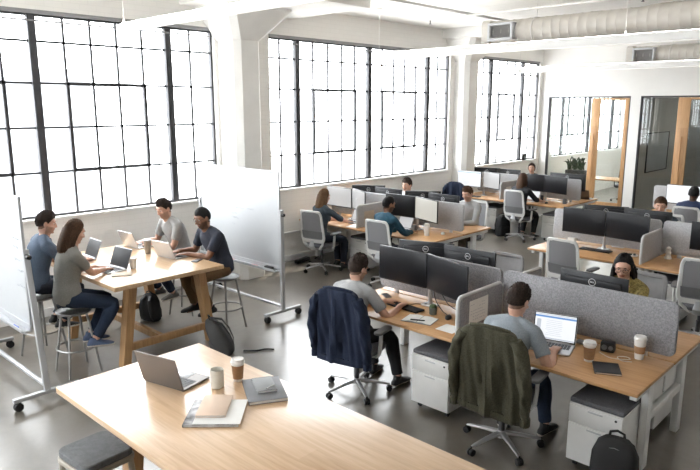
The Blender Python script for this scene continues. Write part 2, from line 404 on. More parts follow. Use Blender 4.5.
        s._mark(fs); return s
    def mesh(s, name, mats_, smooth=35):
        bmesh.ops.recalc_face_normals(s.bm, faces=s.bm.faces[:])
        me = bpy.data.meshes.new(name); s.bm.to_mesh(me); s.bm.free()
        return finish(me, mats_, smooth)
    def build(s, name, mat, parent=None, smooth=35, loc=None):
        me = s.mesh(name, mat, smooth)
        return link(name, me, parent, loc)

def finish(me, mats_, smooth=35):
    if not isinstance(mats_, (list, tuple)): mats_ = [mats_]
    for m in mats_: me.materials.append(M[m] if isinstance(m, str) else m)
    if smooth:
        me.polygons.foreach_set('use_smooth', [True] * len(me.polygons))
        if smooth < 180: me.set_sharp_from_angle(angle=R(smooth))
    return me

def link(name, data, parent=None, loc=None):
    o = bpy.data.objects.new(name, data); COL.objects.link(o)
    if parent is not None: o.parent = parent
    if loc is not None: o.location = loc
    return o

CACHE = {}
def part(name, key, fn, mat, parent, smooth=35):
    """Part mesh shared between copies of a thing."""
    if key not in CACHE:
        mb = MB(); fn(mb); CACHE[key] = mb.mesh(name, mat, smooth)
    return link(name, CACHE[key], parent)

def thing(name, label, cat, loc=(0, 0, 0), rz=0.0, group=None):
    o = bpy.data.objects.new(name, None); COL.objects.link(o)
    o.empty_display_size = 0.05; o.location = loc; o.rotation_euler = (0, 0, R(rz))
    return tag(o, label, cat, group)

def tag(o, label, cat, group=None):
    o['label'] = label; o['category'] = cat
    if group: o['group'] = group
    return o

def struct(o):
    o['kind'] = 'structure'; return o

def textmesh(txt, size, ext=0.001):
    cu = bpy.data.curves.new('t', 'FONT'); cu.body = txt; cu.size = size; cu.extrude = ext; cu.align_x = 'CENTER'; cu.align_y = 'CENTER'
    o = bpy.data.objects.new('t', cu); COL.objects.link(o)
    dg = bpy.context.evaluated_depsgraph_get(); me = bpy.data.meshes.new_from_object(o.evaluated_get(dg))
    bpy.data.objects.remove(o); bpy.data.curves.remove(cu)
    return me

def remesh(mb, voxel, smooth=3, fac=0.5):
    """Fuse everything in mb into one continuous surface; returns bmesh."""
    me = bpy.data.meshes.new('t'); bmesh.ops.recalc_face_normals(mb.bm, faces=mb.bm.faces[:]); mb.bm.to_mesh(me); mb.bm.free()
    o = bpy.data.objects.new('t', me); COL.objects.link(o)
    md = o.modifiers.new('r', 'REMESH'); md.mode = 'VOXEL'; md.voxel_size = voxel; md.adaptivity = 0.0
    if smooth:
        sm = o.modifiers.new('s', 'SMOOTH'); sm.factor = fac; sm.iterations = smooth
    dg = bpy.context.evaluated_depsgraph_get(); out = bpy.data.meshes.new_from_object(o.evaluated_get(dg))
    bpy.data.objects.remove(o); bpy.data.meshes.remove(me)
    return out

def co_array(me):
    a = np.empty(len(me.vertices) * 3, np.float32); me.vertices.foreach_get('co', a); return a.reshape(-1, 3)
def set_co(me, a):
    me.vertices.foreach_set('co', a.astype(np.float32).ravel()); me.update()
# ---------------------------------------------------------------- people
def lerp(a, b, t): return a + (b - a) * t
def sstep(x, a, b):
    t = np.clip((x - a) / (b - a), 0, 1); return t * t * (3 - 2 * t)

def ik(a, c, l1, l2, pole):
    a, c = V(a), V(c); d = c - a; L = d.length
    if L > (l1 + l2) * 0.995: c = a + d * ((l1 + l2) * 0.995 / L); d = c - a; L = d.length
    x = (l1 * l1 - l2 * l2 + L * L) / (2 * L); h = math.sqrt(max(l1 * l1 - x * x, 0))
    u = d / L; p = V(pole) - u * V(pole).dot(u); p.normalize()
    return a + u * x + p * h, c

HEADRINGS = [  # z, half width, back y, front y
    (.112, .012, -.02, -.005), (.107, .032, -.048, .010), (.094, .052, -.076, .034), (.070, .067, -.092, .060), (.040, .0755, -.100, .085),
    (.010, .0750, -.098, .086), (-.020, .0715, -.088, .084), (-.048, .0665, -.072, .083), (-.072, .059, -.048, .083), (-.092, .047, -.018, .082), (-.106, .032, .010, .076), (-.113, .014, .03, .062)]

def head_geo(mb, Mh, sex):
    """Skull, jaw, nose, brow, lips and ears in head space, moved by Mh."""
    jw = 0.93 if sex == 'f' else 1.0
    rings = []
    for z, w, yb, yf in HEADRINGS:
        w = w * (jw if z < -.03 else 1); cy, ry = (yb + yf) / 2, (yf - yb) / 2; r = []
        for k in range(28):
            a = 2 * PI * k / 28; ca, sa = math.cos(a), math.sin(a)
            x = w * math.copysign(abs(ca) ** 0.92, ca); y = cy + ry * math.copysign(abs(sa) ** 0.92, sa)
            r.append(Mh @ V((x, y, z)))
        rings.append(r)
    mb.loft(rings)
    T = lambda *p: Mh @ V(p)
    mb.sweep([T(0, .078, .014), T(0, .094, -.012), T(0, .101, -.030), T(0, .082, -.040)], [.008, .0105, .0145, .008], 10)
    for s in (-1, 1):
        mb.ball(T(s * .010, .089, -.033), .0085, 10, 8)
        q = Mh.to_quaternion().to_matrix()
        mb.ball(T(s * .080, -.010, -.008), (.013, .021, .033), 12, 8, q)
        mb.ball(T(s * .033, .074, .026), (.022, .012, .008), 12, 8, q)
        mb.ball(T(s * .046, .060, -.028), (.020, .020, .018), 12, 8, q)
    q = Mh.to_quaternion().to_matrix()
    mb.ball(T(0, .081, -.056), (.024, .0095, .0055), 12, 8, q); mb.ball(T(0, .080, -.066), (.020, .0095, .0065), 12, 8, q)
    mb.ball(T(0, .072, -.098), (.020, .016, .014), 12, 8, q)

def hand_geo(mb, w, d, up, side, curl=0.5, s=1.0):
    """Palm, four fingers and a thumb. w wrist, d forward, up = back-of-hand normal, side=+1 when the thumb lies along cross(up,d)."""
    d = V(d).normalized(); up = V(up); up = (up - d * up.dot(d)).normalized(); l = d.cross(up) * side  # l points to the thumb side
    P = lambda f, a, u: w + (d * f + l * a + up * u) * s
    mb.sweep([P(-.02, 0, 0), P(.02, 0, 0), P(.055, 0, .002), P(.09, 0, .001)], [(.026, .019), (.034, .017), (.040, .0145), (.040, .011)], 12, lat=l)
    L = [.068, .078, .073, .056]
    for i in range(4):
        a = .030 - .0205 * i; b = P(.082, a, .001); ln = L[i] * s; pts = [P(.06, a, 0), b]
        p = b; ang = -0.15
        for k, fr in enumerate((.44, .32, .24)):
            ang += curl * (0.45 + 0.35 * k)
            spread = (.012 - .008 * i)
            p = p + (d * math.cos(ang) - up * math.sin(ang) + l * spread * 3) * (ln * fr); pts.append(p)
        mb.sweep(pts, [.0085 * s, .0088 * s, .0080 * s, .0073 * s, .0058 * s], 8)
    mb.sweep([P(.012, .02, -.004), P(.040, .045, -.010), P(.066, .058, -.018), P(.088, .054, -.026)], [.014 * s, .0125 * s, .010 * s, .007 * s], 8)

def shoe_geo(mb, ank, fwd, s=1.0):
    f = V((fwd[0], fwd[1], 0)).normalized(); l = f.cross(V((0, 0, 1)))
    z0 = ank.z - .085
    rings = []
    for t, hw, h in ((-.085, .012, .03), (-.075, .030, .062), (-.03, .037, .085), (.03, .039, .080), (.08, .045, .058), (.13, .046, .045), (.165, .034, .035), (.185, .010, .022)):
        ring = []
        for k in range(14):
            a = 2 * PI * k / 14; ca, sa = math.cos(a), math.sin(a)
            ring.append(V((ank.x, ank.y, z0)) + f * t * s + l * (hw * math.copysign(abs(ca) ** .8, ca)) + V((0, 0, 1)) * (h / 2 + .004 + h / 2 * math.copysign(abs(sa) ** .7, sa)))
        rings.append(ring)
    mb.loft(rings)
    mb.sweep([V((ank.x, ank.y, z0 + .05)) - f * .02, ank + V((0, 0, .02)) - f * .01], [(.036, .046), (.038, .044)], 12, lat=l)

def wrinkle(me, amp, freq, seed=0):
    a = co_array(me); n = np.empty(len(me.vertices) * 3, np.float32); me.vertices.foreach_get('normal', n); n = n.reshape(-1, 3)
    ph = np.array([1.7, 3.1, 0.6]) * (seed + 1)
    w = np.sin(a @ np.array([freq, .4 * freq, 1.1 * freq]) + ph[0] + 2.2 * np.sin(a @ np.array([.5, 1.1, .3]) * freq * .6 + ph[1]))
    w += .6 * np.sin(a @ np.array([-.8 * freq, 1.3 * freq, .7 * freq]) + ph[2] + 1.7 * np.sin(a @ np.array([1.2, -.4, .9]) * freq * .5))
    set_co(me, a + n * (amp * w)[:, None])

def hair_mesh(Mh, style, seed=1):
    """Closed hair cap over the skull; long styles add hanging locks."""
    rng = np.random.RandomState(seed)
    nu, nv = 72, 44
    bm = bmesh.new(); rows = []
    long_ = style in ('long', 'longfront', 'pony', 'bun')
    for j in range(nv + 1):
        el = PI / 2 - PI * j / nv; row = []
        for i in range(nu):
            az = 2 * PI * i / nu  # 0 = front (+y)
            d = V((math.sin(az) * math.cos(el), math.cos(az) * math.cos(el), math.sin(el)))
            a = abs((az + PI) % (2 * PI) - PI)
            # hairline height as a function of azimuth
            if style in ('short', 'buzz', 'quiff'):
                fr = .060 if style != 'buzz' else .058
                lim = np.interp(a, [0, .55, .85, 1.1, 1.35, 1.6, 1.9, 2.4, PI], [fr, fr, .045, .02, -.012, -.025, -.042, -.056, -.064])
            else:
                lim = np.interp(a, [0, .5, .8, 1.05, 1.3, 1.8, 2.4, PI], [.088, .080, .058, .020, -.035, -.10, -.105, -.105])
            c = V((0, -.010, .008)); rad = V((.0775, .0955, .1115))
            p = V((d.x * rad.x, d.y * rad.y, d.z * rad.z)); z = p.z + c.z
            k = float(sstep(np.array(z), lim - .008, lim + .012))
            th = {'short': .013, 'quiff': .014, 'buzz': .0095, 'longfront': .013, 'long': .014}.get(style, .014)
            top = max(0, d.z)
            if style == 'quiff': th += .020 * top * max(0, d.y + .35)
            if style == 'short': th += .016 * top * (1 + .5 * max(0, d.y))
            th *= .30 + .70 * float(sstep(np.array(z), lim + .0, lim + .075))
            nz = noise.noise(V((d.x * 9 + seed * 3.1, d.y * 9, d.z * 9))) * .6 + noise.noise(V((d.x * 22, d.y * 22 + seed, d.z * 22))) * .6 + noise.noise(V((az * 14, el * 4, seed))) * .35
            if style == 'buzz': nz *= .3
            o = th * (1 + .55 * nz) + (.0022 * math.sin(az * 31 + 5 * noise.noise(V((d.x * 3, d.y * 3, d.z * 3 + seed)))) if style != 'buzz' else 0)
            r = (1 + o / p.length) if k > .5 else 1.0
            r = lerp(.86, 1 + o / p.length, k)
            row.append(Mh @ (c + p * r))
        rows.append(row)
    mb = MB()
    mb.bm.free(); mb.bm = bm
    top = rows[0][0]; bot = rows[-1][0]
    vr = [[bm.verts.new(p) for p in r] for r in rows[1:-1]]
    vt, vb = bm.verts.new(top), bm.verts.new(bot)
    for a, b in zip(vr, vr[1:]):
        for i in range(nu): bm.faces.new((a[i], b[i], b[(i + 1) % nu], a[(i + 1) % nu]))
    for i in range(nu):
        bm.faces.new((vt, vr[0][i], vr[0][(i + 1) % nu])); bm.faces.new((vb, vr[-1][(i + 1) % nu], vr[-1][i]))
    T = lambda *p: Mh @ V(p)
    def lock(pts, rad):
        mb.sweep([T(*p) for p in pts], rad, 18, lat=Mh.to_3x3() @ V((1, 0, 0)), sq=.9)
    if style in ('long', 'longfront'):
        lf = style == 'longfront'; rnd = random.Random(seed); z1 = -.27 if lf else -.25
        lock([(0, -.055, .06), (0, -.085, 0), (0, -.092, -.09), (0, -.094, -.17), (0, -.092, -.225), (0, -.085, -.25)], [(.056, .035), (.074, .040), (.080, .036), (.080, .030), (.064, .022), (.03, .010)])
        for q in range(84):
            az = rnd.uniform(R(66 if lf else 72), R(294 if lf else 288)); f = math.sin(az), math.cos(az)   # scalp azimuth, 0 = face
            e = rnd.uniform(-.1, 1.15); ce = math.cos(e)
            p0 = V((.079 * f[0] * ce, -.010 + .098 * f[1] * ce, .010 + .108 * math.sin(e)))
            w1, w2 = .090 + rnd.uniform(-.004, .010), (.122 if lf else .104) + rnd.uniform(-.010, .012)
            fr = max(0, f[1]); k = rnd.uniform(0, 6.3); end = z1 + rnd.uniform(-.035, .05) + (.02 if fr > .2 else 0)
            side = 1 if f[0] > 0 else -1
            x1, y1 = w1 * (f[0] * .9 + .1 * side), -.012 + .090 * f[1] - .012
            x2, y2 = w2 * (f[0] * .88 + .12 * side), -.012 + (.070 if lf else .055) * f[1] - .030 + .035 * fr
            pts = [p0, V((x1 * .96, y1, -.02 if p0.z > .02 else p0.z - .05))]
            for u in (.25, .5, .75, 1.0):
                z = lerp(pts[1].z, end, u) ; wv = .007 * math.sin(k + u * 6)
                pts.append(V((lerp(x1, x2, u) + wv - side * .010 * u * u, lerp(y1, y2, u) + wv * .7 + .010 * u * u, z)))
            lock(pts, [.009, .0125, .0125, .012, .0095, .003]) if False else mb.sweep([T(*p) for p in pts], [.008, .0120, .0125, .0115, .0090, .0025], 7)
    if style in ('pony', 'bun'):
        mb.ball(T(0, -.115, .045), (.035, .035, .035), 14, 10)
    return mb

def person(label, loc, yaw, seat, hands, feet, lean=12, head=(0, 15), sex='m', hair=('short', 'hairdark'), skin='skin1', top=('short', 'teegrey'),
           trousers='jeans', shoes=('shoe', 'sole'), glasses=False, beard=None, slump=6, size=1.0, group=None, vox=.0058, tilt=0, curl=.45, seed=1, collar=None, watch=False, shift=(0, 0), fwds=None, knee_out=.06):
    root = thing('person', label, 'person', (loc[0], loc[1], 0), yaw, group)
    W = Matrix.Translation((loc[0], loc[1], 0)) @ Matrix.Rotation(R(yaw), 4, 'Z'); Wi = W.inverted()
    L = lambda p: Wi @ V(p)
    sw = .168 if sex == 'f' else .192   # shoulder half width
    g = .93 if sex == 'f' else 1.0
    X = V((1, 0, 0))
    pel = V((shift[0], shift[1], seat + .105))
    def spine(s):  # point along a spine that bends forward
        th = R(lean) ; n = 12; p = pel.copy(); k = 0
        step = s / n
        for i in range(n):
            t = (i + .5) / n * s / .52
            a = th + R(slump) * (t * 2 - .6) * 1.5
            p = p + V((math.sin(R(tilt)) * .6, math.sin(a), math.cos(a))) * step
        return p
    nb = spine(.52); ch = spine(.44)
    up_t = (spine(.52) - spine(.40)).normalized()
    Mh = Matrix.Translation(nb + up_t * .062 + V((0, .020, .094 if sex == 'm' else .090))) @ Matrix.Rotation(R(head[0]), 4, 'Z') @ Matrix.Rotation(-R(head[1]), 4, 'X')
    hs = .97 if sex == 'f' else 1.0
    Mh = Mh @ Matrix.Diagonal((hs, hs, hs, 1))
    # --- skeleton
    sh = {s: spine(.455) + V((s * sw, -.005, 0)) for s in (-1, 1)}
    arm = {}
    for s, h in ((-1, hands[0]), (1, hands[1])):
        e, w = ik(sh[s], L(h), .295 * size, .262 * size, V((s * .55, -.35, -.9)))
        arm[s] = (sh[s], e, w)
    leg = {}
    for s, f in ((-1, feet[0]), (1, feet[1])):
        hip = pel + V((s * .09, .0, -.01))
        k, a = ik(hip, L(f), .435 * size, .42 * size, V((s * knee_out, .8, .75)))
        leg[s] = (hip, k, a)
    TS = [(-.075, .115, .085), (-.03, .163 * g, .115), (.05, .165 * g, .120), (.16, .142 * g, .103), (.28, .155 * g, .112), (.38, .172 * g, .112), (.44, .165 * g, .098), (.49, .105 * g, .075), (.525, .062, .060)]
    def sp(s): return spine(s) if s > 0 else pel + V((0, 0, s))
    def torso(mb, o, lo=-1, hi=9):
        T_ = [t for t in TS if lo <= t[0] <= hi]
        mb.sweep([sp(t[0]) for t in T_], [(t[1] + o, t[2] + o) for t in T_], 26, lat=X, sq=.88)
    def shoulders(mb, o):
        for s in (-1, 1):
            mb.sweep([spine(.505) + V((s * .03, -.01, .0)), lerp(spine(.49), sh[s], .55) + V((0, -.008, .012)), sh[s] + V((0, 0, -.012))], [.050 + o, .052 + o, .055 * g + o], 14)
    def limb(mb, a, b, c, ra, rb, rc, t1=1.0, mid=None, n=14):
        """Two-bone limb with a soft joint; t1<1 stops part-way down the first bone, t1>1 part-way down the second."""
        pts = []; rad = []
        for k in range(7):
            t = k / 6
            if t1 < 1 and t > t1: break
            pts.append(lerp(a, b, t)); rad.append(lerp(ra, rb, t))
        if t1 >= 1:
            e = min(t1, 2) - 1; m = 7
            for k in range(1, m + 1):
                t = k / m * e; pts.append(lerp(b, c, t)); rad.append(lerp(rb, rc, t) + (mid or 0) * math.sin(PI * min(1, t * 1.6)))
        pts2 = [pts[0]] + [(pts[i - 1] + pts[i] * 2 + pts[i + 1]) / 4 for i in range(1, len(pts) - 1)] + [pts[-1]]
        mb.sweep(pts2, rad, n)
    # --- body: one continuous skin
    mb = MB(); torso(mb, -.004); shoulders(mb, -.006)
    mb.sweep([spine(.50), nb + up_t * .035, Mh @ V((0, -.022, -.07)), Mh @ V((0, -.02, -.02))], [.058 * g, .056 * g, .055 * g, .055 * g], 16)
    head_geo(mb, Mh, sex)
    for s in (-1, 1):
        a, e, w = arm[s]; limb(mb, a, e, w, .050 * g, .040 * g, .026 * g, 2, .007)
        d = (w - e).normalized(); fd = V((d.x * .55 - s * .10, d.y * .7 + .35, min(d.z, 0) * .25 - .05)) if seat else d
        hand_geo(mb, w, fd, (0, 0, 1), -1 if s > 0 else 1, curl, .95 * g)
        h, k, an = leg[s]; limb(mb, h, k, an, .082 * g, .056 * g, .036, 2, .010)
        mb.sweep([an + V((0, -.02, -.02)), an + V((0, .05, -.055)), an + V((0, .12, -.065))], [.032, .032, .026], 10)
    me = remesh(mb, vox, 2, .4)
    a = co_array(me); H = np.array(Mh.inverted()); loc_ = a @ H[:3, :3].T + H[:3, 3]
    push = np.zeros(len(a))
    for s in (-1, 1):
        push += .0085 * np.exp(-(((loc_[:, 0] - s * .032) / .015) ** 2 + ((loc_[:, 2] - .006) / .010) ** 2)) * (loc_[:, 1] > .04)
    fy = np.array(Mh.to_3x3() @ V((0, -1, 0))); a = a + push[:, None] * fy; set_co(me, a)
    mi = np.zeros(len(me.polygons), np.int32)
    c = np.empty(len(me.polygons) * 3, np.float32); me.polygons.foreach_get('center', c); c = c.reshape(-1, 3) @ H[:3, :3].T + H[:3, 3]
    if beard:
        az = np.abs(c[:, 0]); m = (c[:, 2] < -.030 - .0 * az) & (c[:, 2] > -.125) & (c[:, 1] > .0) & (np.abs(c[:, 0]) < .078) & ~((np.abs(c[:, 0]) < .022) & (c[:, 2] > -.045)) & (c[:, 2] < -.018 - np.maximum(0, c[:, 1] - .03) * .35)
        mi[m] = 2
    if hair[0] in ('short', 'quiff', 'buzz'):
        az = np.abs(np.arctan2(c[:, 0], c[:, 1] + .01)); lim = np.interp(az, [0, 1.2, 1.45, 1.6, 1.9, 2.4, PI], [9, 9, .0, -.02, -.042, -.056, -.064])
        m = (az > 1.25) & (c[:, 2] < lim + .03) & (c[:, 2] > lim - .022) & (np.abs(c[:, 0]) < .0775) & (c[:, 2] > -.10); mi[m] = 3
    m = (np.abs(c[:, 2] + .060) < .0085) & (np.abs(c[:, 0]) < .024) & (c[:, 1] > .078); mi[m] = 1
    me.polygons.foreach_set('material_index', mi)
    finish(me, [skin, 'lip', 'stubd' if beard == 'dark' else 'stub', 'fadedark' if skin in ('skin3', 'skin4') else 'fade'], 180)
    body = link('body', me, root)
    # --- eyes, brows, hair
    T = lambda *p: Mh @ V(p)
    for s in (-1, 1):
        mb = MB(); mb.mi = 0; mb.ball(T(s * .032, .0665, .005), (.0115, .0105, .0075), 16, 10, Mh.to_quaternion().to_matrix())
        mb.mi = 1; mb.ball(T(s * .032, .0735, .003), .0052, 12, 8); mb.build('eye', ['eyewhite', 'iris'], root, 180)
        mb = MB(); mb.sweep([T(s * .014, .083, .026), T(s * .032, .084, .032), T(s * .050, .070, .027)], [.0028, .0042, .002], 8); mb.build('eyebrow', hair[1], root, 180)
    mb = hair_mesh(Mh, hair[0], seed); hm = mb.build('hair', hair[1], root, 60); hm['label'] = 'hair'
    del hm['label']
    if glasses:
        mb = MB()
        for s in (-1, 1):
            pts = [T(s * .033 + .024 * math.cos(q), .094 - .010 * abs(math.cos(q)) * (1 if s * math.cos(q) > 0 else 0), .003 + .019 * math.sin(q)) for q in np.linspace(0, 2 * PI, 20)]
            mb.sweep(pts, .0022, 6)
            mb.sweep([T(s * .056, .085, .008), T(s * .078, .03, .010), T(s * .082, -.012, .006)], .0022, 6)
        mb.sweep([T(-.01, .096, .006), T(0, .099, .009), T(.01, .096, .006)], .002, 6); mb.build('eyeglasses', 'black', root, 180)
    # --- clothes
    kind, mat = top
    mb = MB(); torso(mb, .011, -.08, .50 if sex == 'f' else .53); shoulders(mb, .008)
    for s in (-1, 1):
        a_, e, w = arm[s]; mb.ball(lerp(a_, nb, .06) + V((0, 0, -.012)), .066 * g, 16, 12)
        if kind == 'short':
            q = lerp(a_, e, .66); mb.sweep([a_, lerp(a_, e, .25), lerp(a_, e, .5), q], [.058 * g, .062 * g, .060 * g, .060 * g], 16)
        elif kind == 'elbow': limb(mb, a_, e, w, .061 * g, .054 * g, .048, 1.3, .0)
        else: limb(mb, a_, e, w, .061 * g, .052 * g, .036, 1.93, .006)
    me = remesh(mb, .009, 3, .5); wrinkle(me, .0016, 26, seed); finish(me, mat, 180)
    link({'short': 't_shirt', 'elbow': 'blouse'}.get(kind, 'shirt'), me, root)
    if collar:
        mb = MB(); pts = [spine(.53) + V((.070 * math.cos(q), .066 * math.sin(q), .006 - .012 * math.sin(q))) for q in np.linspace(0, 2 * PI, 25)]
        mb.sweep(pts, [(.018, .008)] * 25, 10); mb.build('collar', collar, root, 180)
    mb = MB()
    mb.sweep([sp(-.085), sp(-.03), sp(.06), sp(.10)], [(.125, .09), (.172 * g, .122), (.172 * g, .124), (.160 * g, .118)], 24, lat=X, sq=.88)
    for s in (-1, 1):
        h, k, an = leg[s]; limb(mb, h, k, an, .092 * g, .069 * g, .052, 1.93, .010, 16)
    me = remesh(mb, .010, 3, .5); wrinkle(me, .0018, 24, seed + 3); finish(me, trousers, 180); link('trousers', me, root)
    for i, s in enumerate((-1, 1)):
        h, k, an = leg[s]; f = (fwds[i] if fwds else (s * .15, 1.0))
        mb = MB(); shoe_geo(mb, an, f); me = remesh(mb, .007, 2, .5)
        finish(me, [shoes[0], shoes[1]], 180)
        cc = np.empty(len(me.polygons) * 3, np.float32); me.polygons.foreach_get('center', cc); z = cc.reshape(-1, 3)[:, 2]
        me.polygons.foreach_set('material_index', (z < z.min() + .022).astype(np.int32)); link('shoe', me, root)
    if watch:
        a_, e, w = arm[watch]; d = (w - e).normalized(); mb = MB(); mb.cyl(w - d * .035, w - d * .010, .034, .033, 16); mb.build('wristwatch', 'black', root)
    return root
# ---------------------------------------------------------------- furniture builders
def back_pt(u, v):
    """Chair back surface: u -1..1 across, v 0..1 up."""
    w = .205 + .022 * math.sin(PI * min(1, v * 1.1)) - .012 * v
    return V((w * u, -.235 - .075 * v + .012 * math.sin(PI * v) - .035 * (1 - u * u) * (.6 + .4 * v), .55 + .49 * v))

def rr_path(n=10, r=.16):
    """Rounded rectangle in (u,v) of the back surface."""
    out = []
    for cu, cv, a0 in ((1 - r, 1 - r * .9, 0), (-1 + r, 1 - r * .9, 90), (-1 + r, r * .9, 180), (1 - r, r * .9, 270)):
        for k in range(n + 1):
            a = R(a0 + 90 * k / n); out.append((cu + r * math.cos(a), cv + .9 * r * math.sin(a)))
    return out

def task_chair(label, loc, rz, frame='chairwhite', group='task chairs at the workstations', pad=None):
    t = thing('task_chair', label, 'chair', (loc[0], loc[1], 0), rz, group)
    def base(mb):
        mb.cyl((0, 0, .075), (0, 0, .135), .038, .032, 20)
        for k in range(5):
            a = R(90 + 72 * k + 12); d = V((math.cos(a), math.sin(a), 0))
            mb.sweep([d * .02 + V((0, 0, .112)), d * .15 + V((0, 0, .100)), d * .29 + V((0, 0, .078)), d * .315 + V((0, 0, .072))], [(.026, .018), (.021, .014), (.015, .011), (.012, .008)], 10, lat=d.cross(V((0, 0, 1))), sq=.7)
    part('base', 'tc_base', base, 'alu', t)
    for k in range(5):
        a = R(90 + 72 * k + 12); d = V((math.cos(a), math.sin(a), 0)); s = d.cross(V((0, 0, 1)))
        def cas(mb, d=d, s=s):
            c = d * .315 + V((0, 0, .030))
            for q in (-1, 1): mb.cyl(c + s * q * .007, c + s * q * .024, .030, .027, 18)
            mb.cyl(c - s * .008, c + s * .008, .018, None, 12); mb.cyl(c + V((0, 0, .01)), c + V((0, 0, .05)), .008, None, 8)
        part('caster', 'tc_cas%d' % k, cas, 'black', t)
    part('gas_column', 'tc_gas', lambda mb: (mb.cyl((0, 0, .13), (0, 0, .27), .025, None, 16), mb.cyl((0, 0, .26), (0, 0, .41), .016, None, 16)), 'darkplastic', t)
    part('seat_mechanism', 'tc_mech' + frame, lambda mb: (mb.box((0, -.02, .405), (.20, .26, .05), .015), mb.sweep([(0, -.12, .40), (0, -.24, .41), (0, -.285, .47), (0, -.275, .56)], [(.055, .016), (.06, .016), (.055, .014), (.03, .01)], 12, lat=(1, 0, 0)), mb.sweep([(.10, .02, .40), (.24, .03, .395)], .007, 8)), 'greymetal' if frame == 'chairwhite' else 'darkplastic', t)
    def seat(mb):
        rings = []
        for z, k in ((.425, .88), (.432, .97), (.450, 1.0), (.470, .99), (.482, .93), (.486, .80)):
            rings.append([V((.245 * k * math.copysign(abs(math.cos(a)) ** .55, math.cos(a)), .01 + .235 * k * math.copysign(abs(math.sin(a)) ** .55, math.sin(a)), z)) for a in [2 * PI * i / 40 for i in range(40)]])
        mb.loft(rings)
    part('seat', 'tc_seat', seat, 'chairseat', t)
    part('back_frame', 'tc_frame' + frame, lambda mb: frame_loop(mb), frame, t)
    part('back_mesh', 'tc_mesh' + (pad or ''), lambda mb: mb.sheet(lambda u, v: back_pt((u * 2 - 1) * .97, .02 + .96 * v), 10, 10, .004, (0, -1, 0)), pad or 'chairmesh', t)
    part('lumbar_pad', 'tc_lumb', lambda mb: mb.sheet(lambda u, v: back_pt((u * 2 - 1) * .90, .10 + .24 * v) + V((0, -.010, 0)), 10, 4, .006, (0, -1, 0)), 'padgrey', t)
    for s in (-1, 1):
        def arm(mb, s=s):
            mb.sweep([(s * .13, -.04, .412), (s * .245, -.045, .415), (s * .275, -.05, .45), (s * .283, -.045, .56), (s * .280, -.03, .645)], [(.026, .012), (.026, .013), (.028, .014), (.026, .013), (.024, .012)], 10, lat=(0, 1, 0), sq=.7)
        ar = part('armrest', 'tc_arm%d%s' % (s, frame), arm, frame, t)
        part('arm_pad', 'tc_pad%d' % s, lambda mb, s=s: mb.rrect((s * .275, .015, .657), .085, .25, .028, .035, 'Z'), 'padgrey', ar)
    return t

def frame_loop(mb):
    pts = [back_pt(u, v) for u, v in rr_path()]; n = len(pts); rings = []
    for i, p in enumerate(pts):
        tn = (pts[(i + 1) % n] - pts[i - 1]).normalized(); nr = V((0, -1, -.12)).normalized(); b = tn.cross(nr).normalized()
        v = (p.z - .55) / .49; w = .021 + .016 * max(0, .45 - v)
        rings.append([p + b * (w * x) + nr * (.013 * y) for x, y in ((1, .3), (.7, 1), (-.7, 1), (-1, .3), (-1, -.3), (-.7, -1), (.7, -1), (1, -.3))])
    rings.append(rings[0]); mb.loft(rings, False, False)
    mb.sheet(lambda u, v: back_pt((u * 2 - 1) * (.96 - .25 * (1 - v)), -.05 + .12 * v) + V((0, -.008, 0)), 8, 3, .014, (0, 1, 0))
    for s in (-1, 1): mb.sweep([back_pt(s * .98, .12) + V((0, 0, 0)), (s * .185, -.24, .50), (s * .10, -.20, .42)], [(.018, .012), (.02, .014), (.02, .014)], 8)

